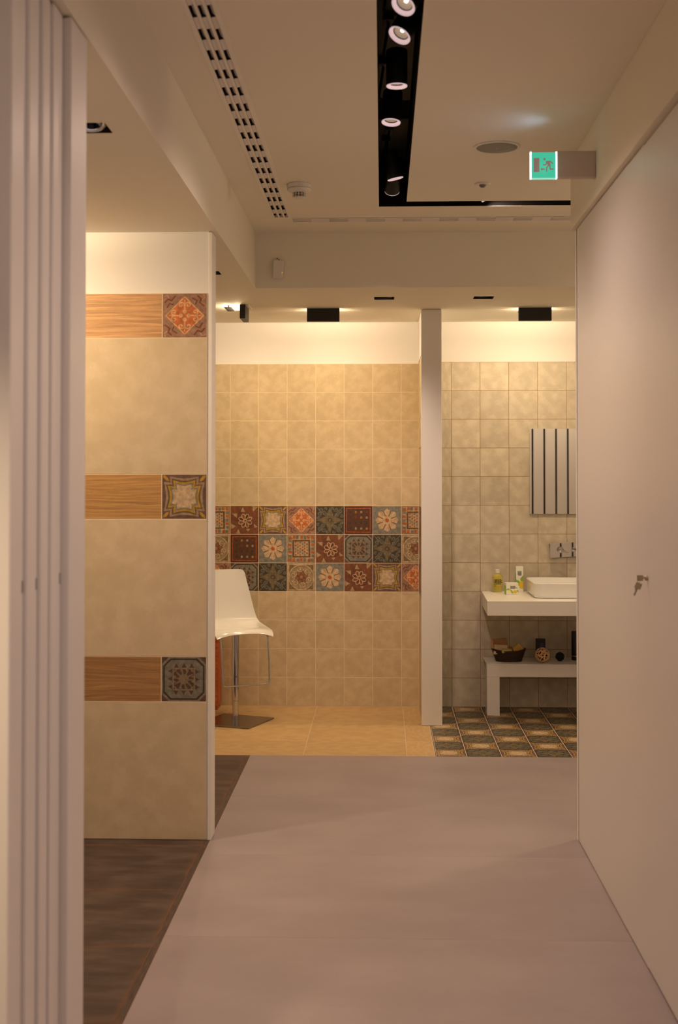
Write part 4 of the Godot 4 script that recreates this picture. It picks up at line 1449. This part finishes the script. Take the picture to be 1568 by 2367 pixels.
func build_bench_things() -> void:
	var m: MB
	var B := 0.3485
	# wicker basket
	var o := thing("basket", "dark brown woven oval basket holding towels and soap on the white bench", "basket", P(0.864, B, 8.79))
	m = MB.new()
	var rings := 8
	for k in rings:
		var f := k / float(rings - 1)
		var pts := []
		for i in 40:
			var a := TAU * i / 40
			var wob := 0.0022 * (1 if (i + k) % 2 == 0 else -1)
			pts.append(Vector3(cos(a) * (0.083 + 0.026 * f + wob), 0.005 + 0.066 * f + 0.006 * f * cos(2 * a), sin(a) * (0.052 + 0.018 * f + wob)))
		m.tube(pts, 0.0052, 6, true)
	part("weave", m.done(), M.wicker, o)
	m = MB.new()
	for i in 20:
		var a := TAU * i / 20
		m.tube([Vector3(cos(a) * 0.083, 0.002, sin(a) * 0.052), Vector3(cos(a) * 0.096, 0.04, sin(a) * 0.061), Vector3(cos(a) * 0.109, 0.078, sin(a) * 0.07)], 0.0032, 6)
	part("stake", m.done(), M.wicker, o)
	m = MB.new()
	var rim := []
	for i in 40:
		var a := TAU * i / 40
		rim.append(Vector3(cos(a) * 0.113, 0.078 + 0.007 * cos(2 * a), sin(a) * 0.073))
	m.tube(rim, 0.0055, 8, true)
	part("rim", m.done(), M.wicker, o)
	m = MB.new()
	m.lathe([Vector2(0.0, 0.005), Vector2(1.0, 0.005), Vector2(1.0, 0.001), Vector2(0.0, 0.001)], 32, Transform3D(Basis.from_scale(Vector3(0.083, 1, 0.052)), Vector3.ZERO))
	part("bottom", m.done(), M.wicker, o)
	# what it holds
	o = thing("towel", "folded light brown towel standing at the back of the basket", "towel", P(0.815, B + 0.082, 8.815))
	o.rotation = Vector3(-0.42, 0.05, 0.1)
	m = MB.new()
	for k in 3:
		m.box(Vector3(-0.052, -0.03 , -0.018 + k * 0.012), Vector3(0.052 - k * 0.003, 0.075 - k * 0.006, -0.007 + k * 0.012), 0.005)
	part("folds", m.done(), mat(rgb(176, 134, 100), 0.95), o)
	o = thing("cloth", "folded white cloth in front of the brown towel in the basket", "cloth", P(0.81, B + 0.075, 8.765))
	o.rotation = Vector3(-0.35, 0.0, -0.08)
	m = MB.new()
	m.box(Vector3(-0.05, -0.03, -0.008), Vector3(0.05, 0.04, 0.002), 0.004)
	m.box(Vector3(-0.048, -0.03, 0.0025), Vector3(0.045, 0.034, 0.012), 0.004)
	part("folds", m.done(), mat(rgb(214, 194, 166), 0.95), o)
	o = thing("soap_bar", "pale green wrapped soap bar lying at the front of the basket", "soap", P(0.845, B + 0.078, 8.738))
	o.rotation = Vector3(0.25, 0.1, 0.05)
	m = MB.new()
	m.box(Vector3(-0.036, -0.012, -0.02), Vector3(0.036, 0.012, 0.02), 0.005)
	part("bar", m.done(), mat(rgb(186, 176, 110), 0.6), o)
	o = thing("soap_wedge", "yellow soap block poking up as a corner on the right of the basket", "soap", P(0.928, B + 0.078, 8.775))
	o.rotation = Vector3(-0.2, 0.2, 0.75)
	m = MB.new()
	m.box(Vector3(-0.032, -0.032, -0.014), Vector3(0.032, 0.032, 0.014), 0.003)
	part("block", m.done(), mat(rgb(212, 176, 78), 0.5), o)
	o = thing("bath_brush", "wooden brush handle leaning out of the left end of the basket", "brush", P(0.784, B + 0.066, 8.775))
	m = MB.new()
	var g := []
	for k in 9:
		var f := k / 8.0
		g.append(Vector3(-0.035 * f - 0.012 * sin(PI * f), 0.085 * f - 0.01, 0.0))
	m.tube(g, 0.0095, 12)
	m.ball(g[8], Vector3(0.0105, 0.0105, 0.0105), 12)
	m.ball(g[0], Vector3(0.0105, 0.0105, 0.0105), 12)
	part("handle", m.done(), mat(rgb(190, 148, 110), 0.5), o)
	o = thing("dried_flower", "small orange dried flower lying on the white cloth in the basket", "flower", P(0.868, B + 0.098, 8.75))
	m = MB.new()
	for k in 5:
		var a := TAU * k / 5
		m.ball(Vector3(cos(a) * 0.009, 0.0, sin(a) * 0.007), Vector3(0.0075, 0.006, 0.006), 8)
	part("petals", m.done(), mat(rgb(170, 104, 40), 0.8), o)
	# rattan balls
	for q in [["rattan_ball", "open pale rattan ball of interwoven strands on the white bench", P(1.087, B + 0.051, 8.735), 0.0485, M.rattan, 15, 0.0026], ["rattan_ball", "small black woven ball on the white bench, right of the pale one", P(1.214, B + 0.031, 8.8), 0.029, M.dark_ball, 20, 0.0025]]:
		o = thing(q[0], q[1], "decorative ball", q[2], "woven balls on the white bench")
		m = MB.new()
		for k in q[5]:
			var axis := Vector3(rng.randfn(), rng.randfn(), rng.randfn()).normalized()
			var u := axis.cross(Vector3(0.3, 0.9, 0.2)).normalized()
			var v := axis.cross(u)
			var off := rng.randf_range(-0.45, 0.45)
			var pts := []
			for i in 28:
				var a := TAU * i / 28
				pts.append((axis * off + (u * cos(a) + v * sin(a)) * sqrt(1 - off * off)) * (q[3] - q[6] * 0.5 + 0.0012 * sin(3 * a + k)))
			m.tube(pts, q[6], 6, true)
		part("strands", m.done(), q[4], o)
		m = MB.new()
		m.ball(Vector3.ZERO, Vector3.ONE * q[3] * (0.72 if q[5] == 15 else 0.85), 20)
		part("core", m.done(), mat(rgb(84, 56, 36), 0.9) if q[5] == 15 else M.dark_ball, o)
	# dark blue box and bottle
	o = thing("blue_box", "dark navy box with faint printed lines standing behind the rattan ball", "box", P(1.096, B, 8.915))
	m = MB.new()
	m.box(Vector3(-0.032, 0.0005, -0.02), Vector3(0.032, 0.138, 0.02), 0.001)
	part("body", m.done(), mat(rgb(28, 26, 46), 0.45), o)
	m = MB.new()
	for k in 4:
		m.box(Vector3(-0.008, 0.104 - k * 0.008, 0.0201), Vector3(0.018, 0.107 - k * 0.008, 0.0205))
	part("print", m.done(), mat(rgb(90, 80, 110), 0.5), o)
	o = thing("navy_tube", "tall dark navy cylinder with a thin gold band at the bench's right", "bottle", P(1.337, B, 8.86))
	m = MB.new()
	m.lathe([Vector2(0.0, 0.198), Vector2(0.032, 0.198), Vector2(0.036, 0.194), Vector2(0.036, 0.031)], 32)
	part("lid", m.done(), mat(rgb(22, 22, 40), 0.35), o)
	m = MB.new()
	m.lathe([Vector2(0.0363, 0.031), Vector2(0.0366, 0.03), Vector2(0.0366, 0.028), Vector2(0.0355, 0.027)], 32)
	part("gold_band", m.done(), mat(rgb(220, 190, 120), 0.3, 1.0), o, "thin gold band")
	m = MB.new()
	m.lathe([Vector2(0.035, 0.027), Vector2(0.035, 0.001), Vector2(0.0, 0.001)], 32)
	part("body", m.done(), mat(rgb(24, 22, 32), 0.4), o)


func _ready() -> void:
	rng.seed = 20240611
	# camera: a touch to the left of the corridor's axis and a touch upwards
	var cam := Camera3D.new()
	cam.name = "camera"
	cam.projection = Camera3D.PROJECTION_FRUSTUM
	cam.near = 0.05
	cam.far = 60.0
	cam.size = 2.0 * 1183.5 / 2950.0 * cam.near
	cam.frustum_offset = Vector2(0, -137.5 / 2950.0 * cam.near)
	cam.position = Vector3(0, 1.6, 0)
	cam.rotation = Vector3(0.02, 0.03388, 0)
	var lens := CameraAttributesPhysical.new()
	lens.frustum_focal_length = 30.0
	lens.exposure_aperture = 2.8
	lens.frustum_focus_distance = 7.6
	cam.attributes = lens
	add_child(cam)
	cam.current = true
	# air and exposure: a closed room, lit by its lamps alone
	var env := Environment.new()
	env.background_mode = Environment.BG_COLOR
	env.background_color = Color.BLACK
	env.tonemap_mode = Environment.TONE_MAPPER_LINEAR
	env.tonemap_exposure = 1.05
	env.sdfgi_enabled = true
	env.ssao_enabled = true
	env.ssil_enabled = true
	var we := WorldEnvironment.new()
	we.name = "room_air"
	we.environment = env
	add_child(we)
	materials()
	M.grille = mat(rgb(150, 150, 140), 0.8)
	M.soap = mat(Color(0.86, 0.80, 0.22, 0.5), 0.05)
	M.soap.transparency = BaseMaterial3D.TRANSPARENCY_ALPHA
	M.carton_white = mat(rgb(232, 226, 226), 0.5)
	M.wicker = mat(rgb(58, 36, 22), 0.7)
	M.rattan = mat(rgb(240, 200, 148), 0.7)
	M.dark_ball = mat(rgb(22, 20, 22), 0.8)
	build_floor()
	build_walls()
	build_ceiling()
	build_downlights()
	build_spotlights()
	build_wall_lamps()
	build_sliding_panels()
	build_ceiling_fittings()
	build_exit_sign()
	build_keys()
	build_stool()
	build_basin_bay()
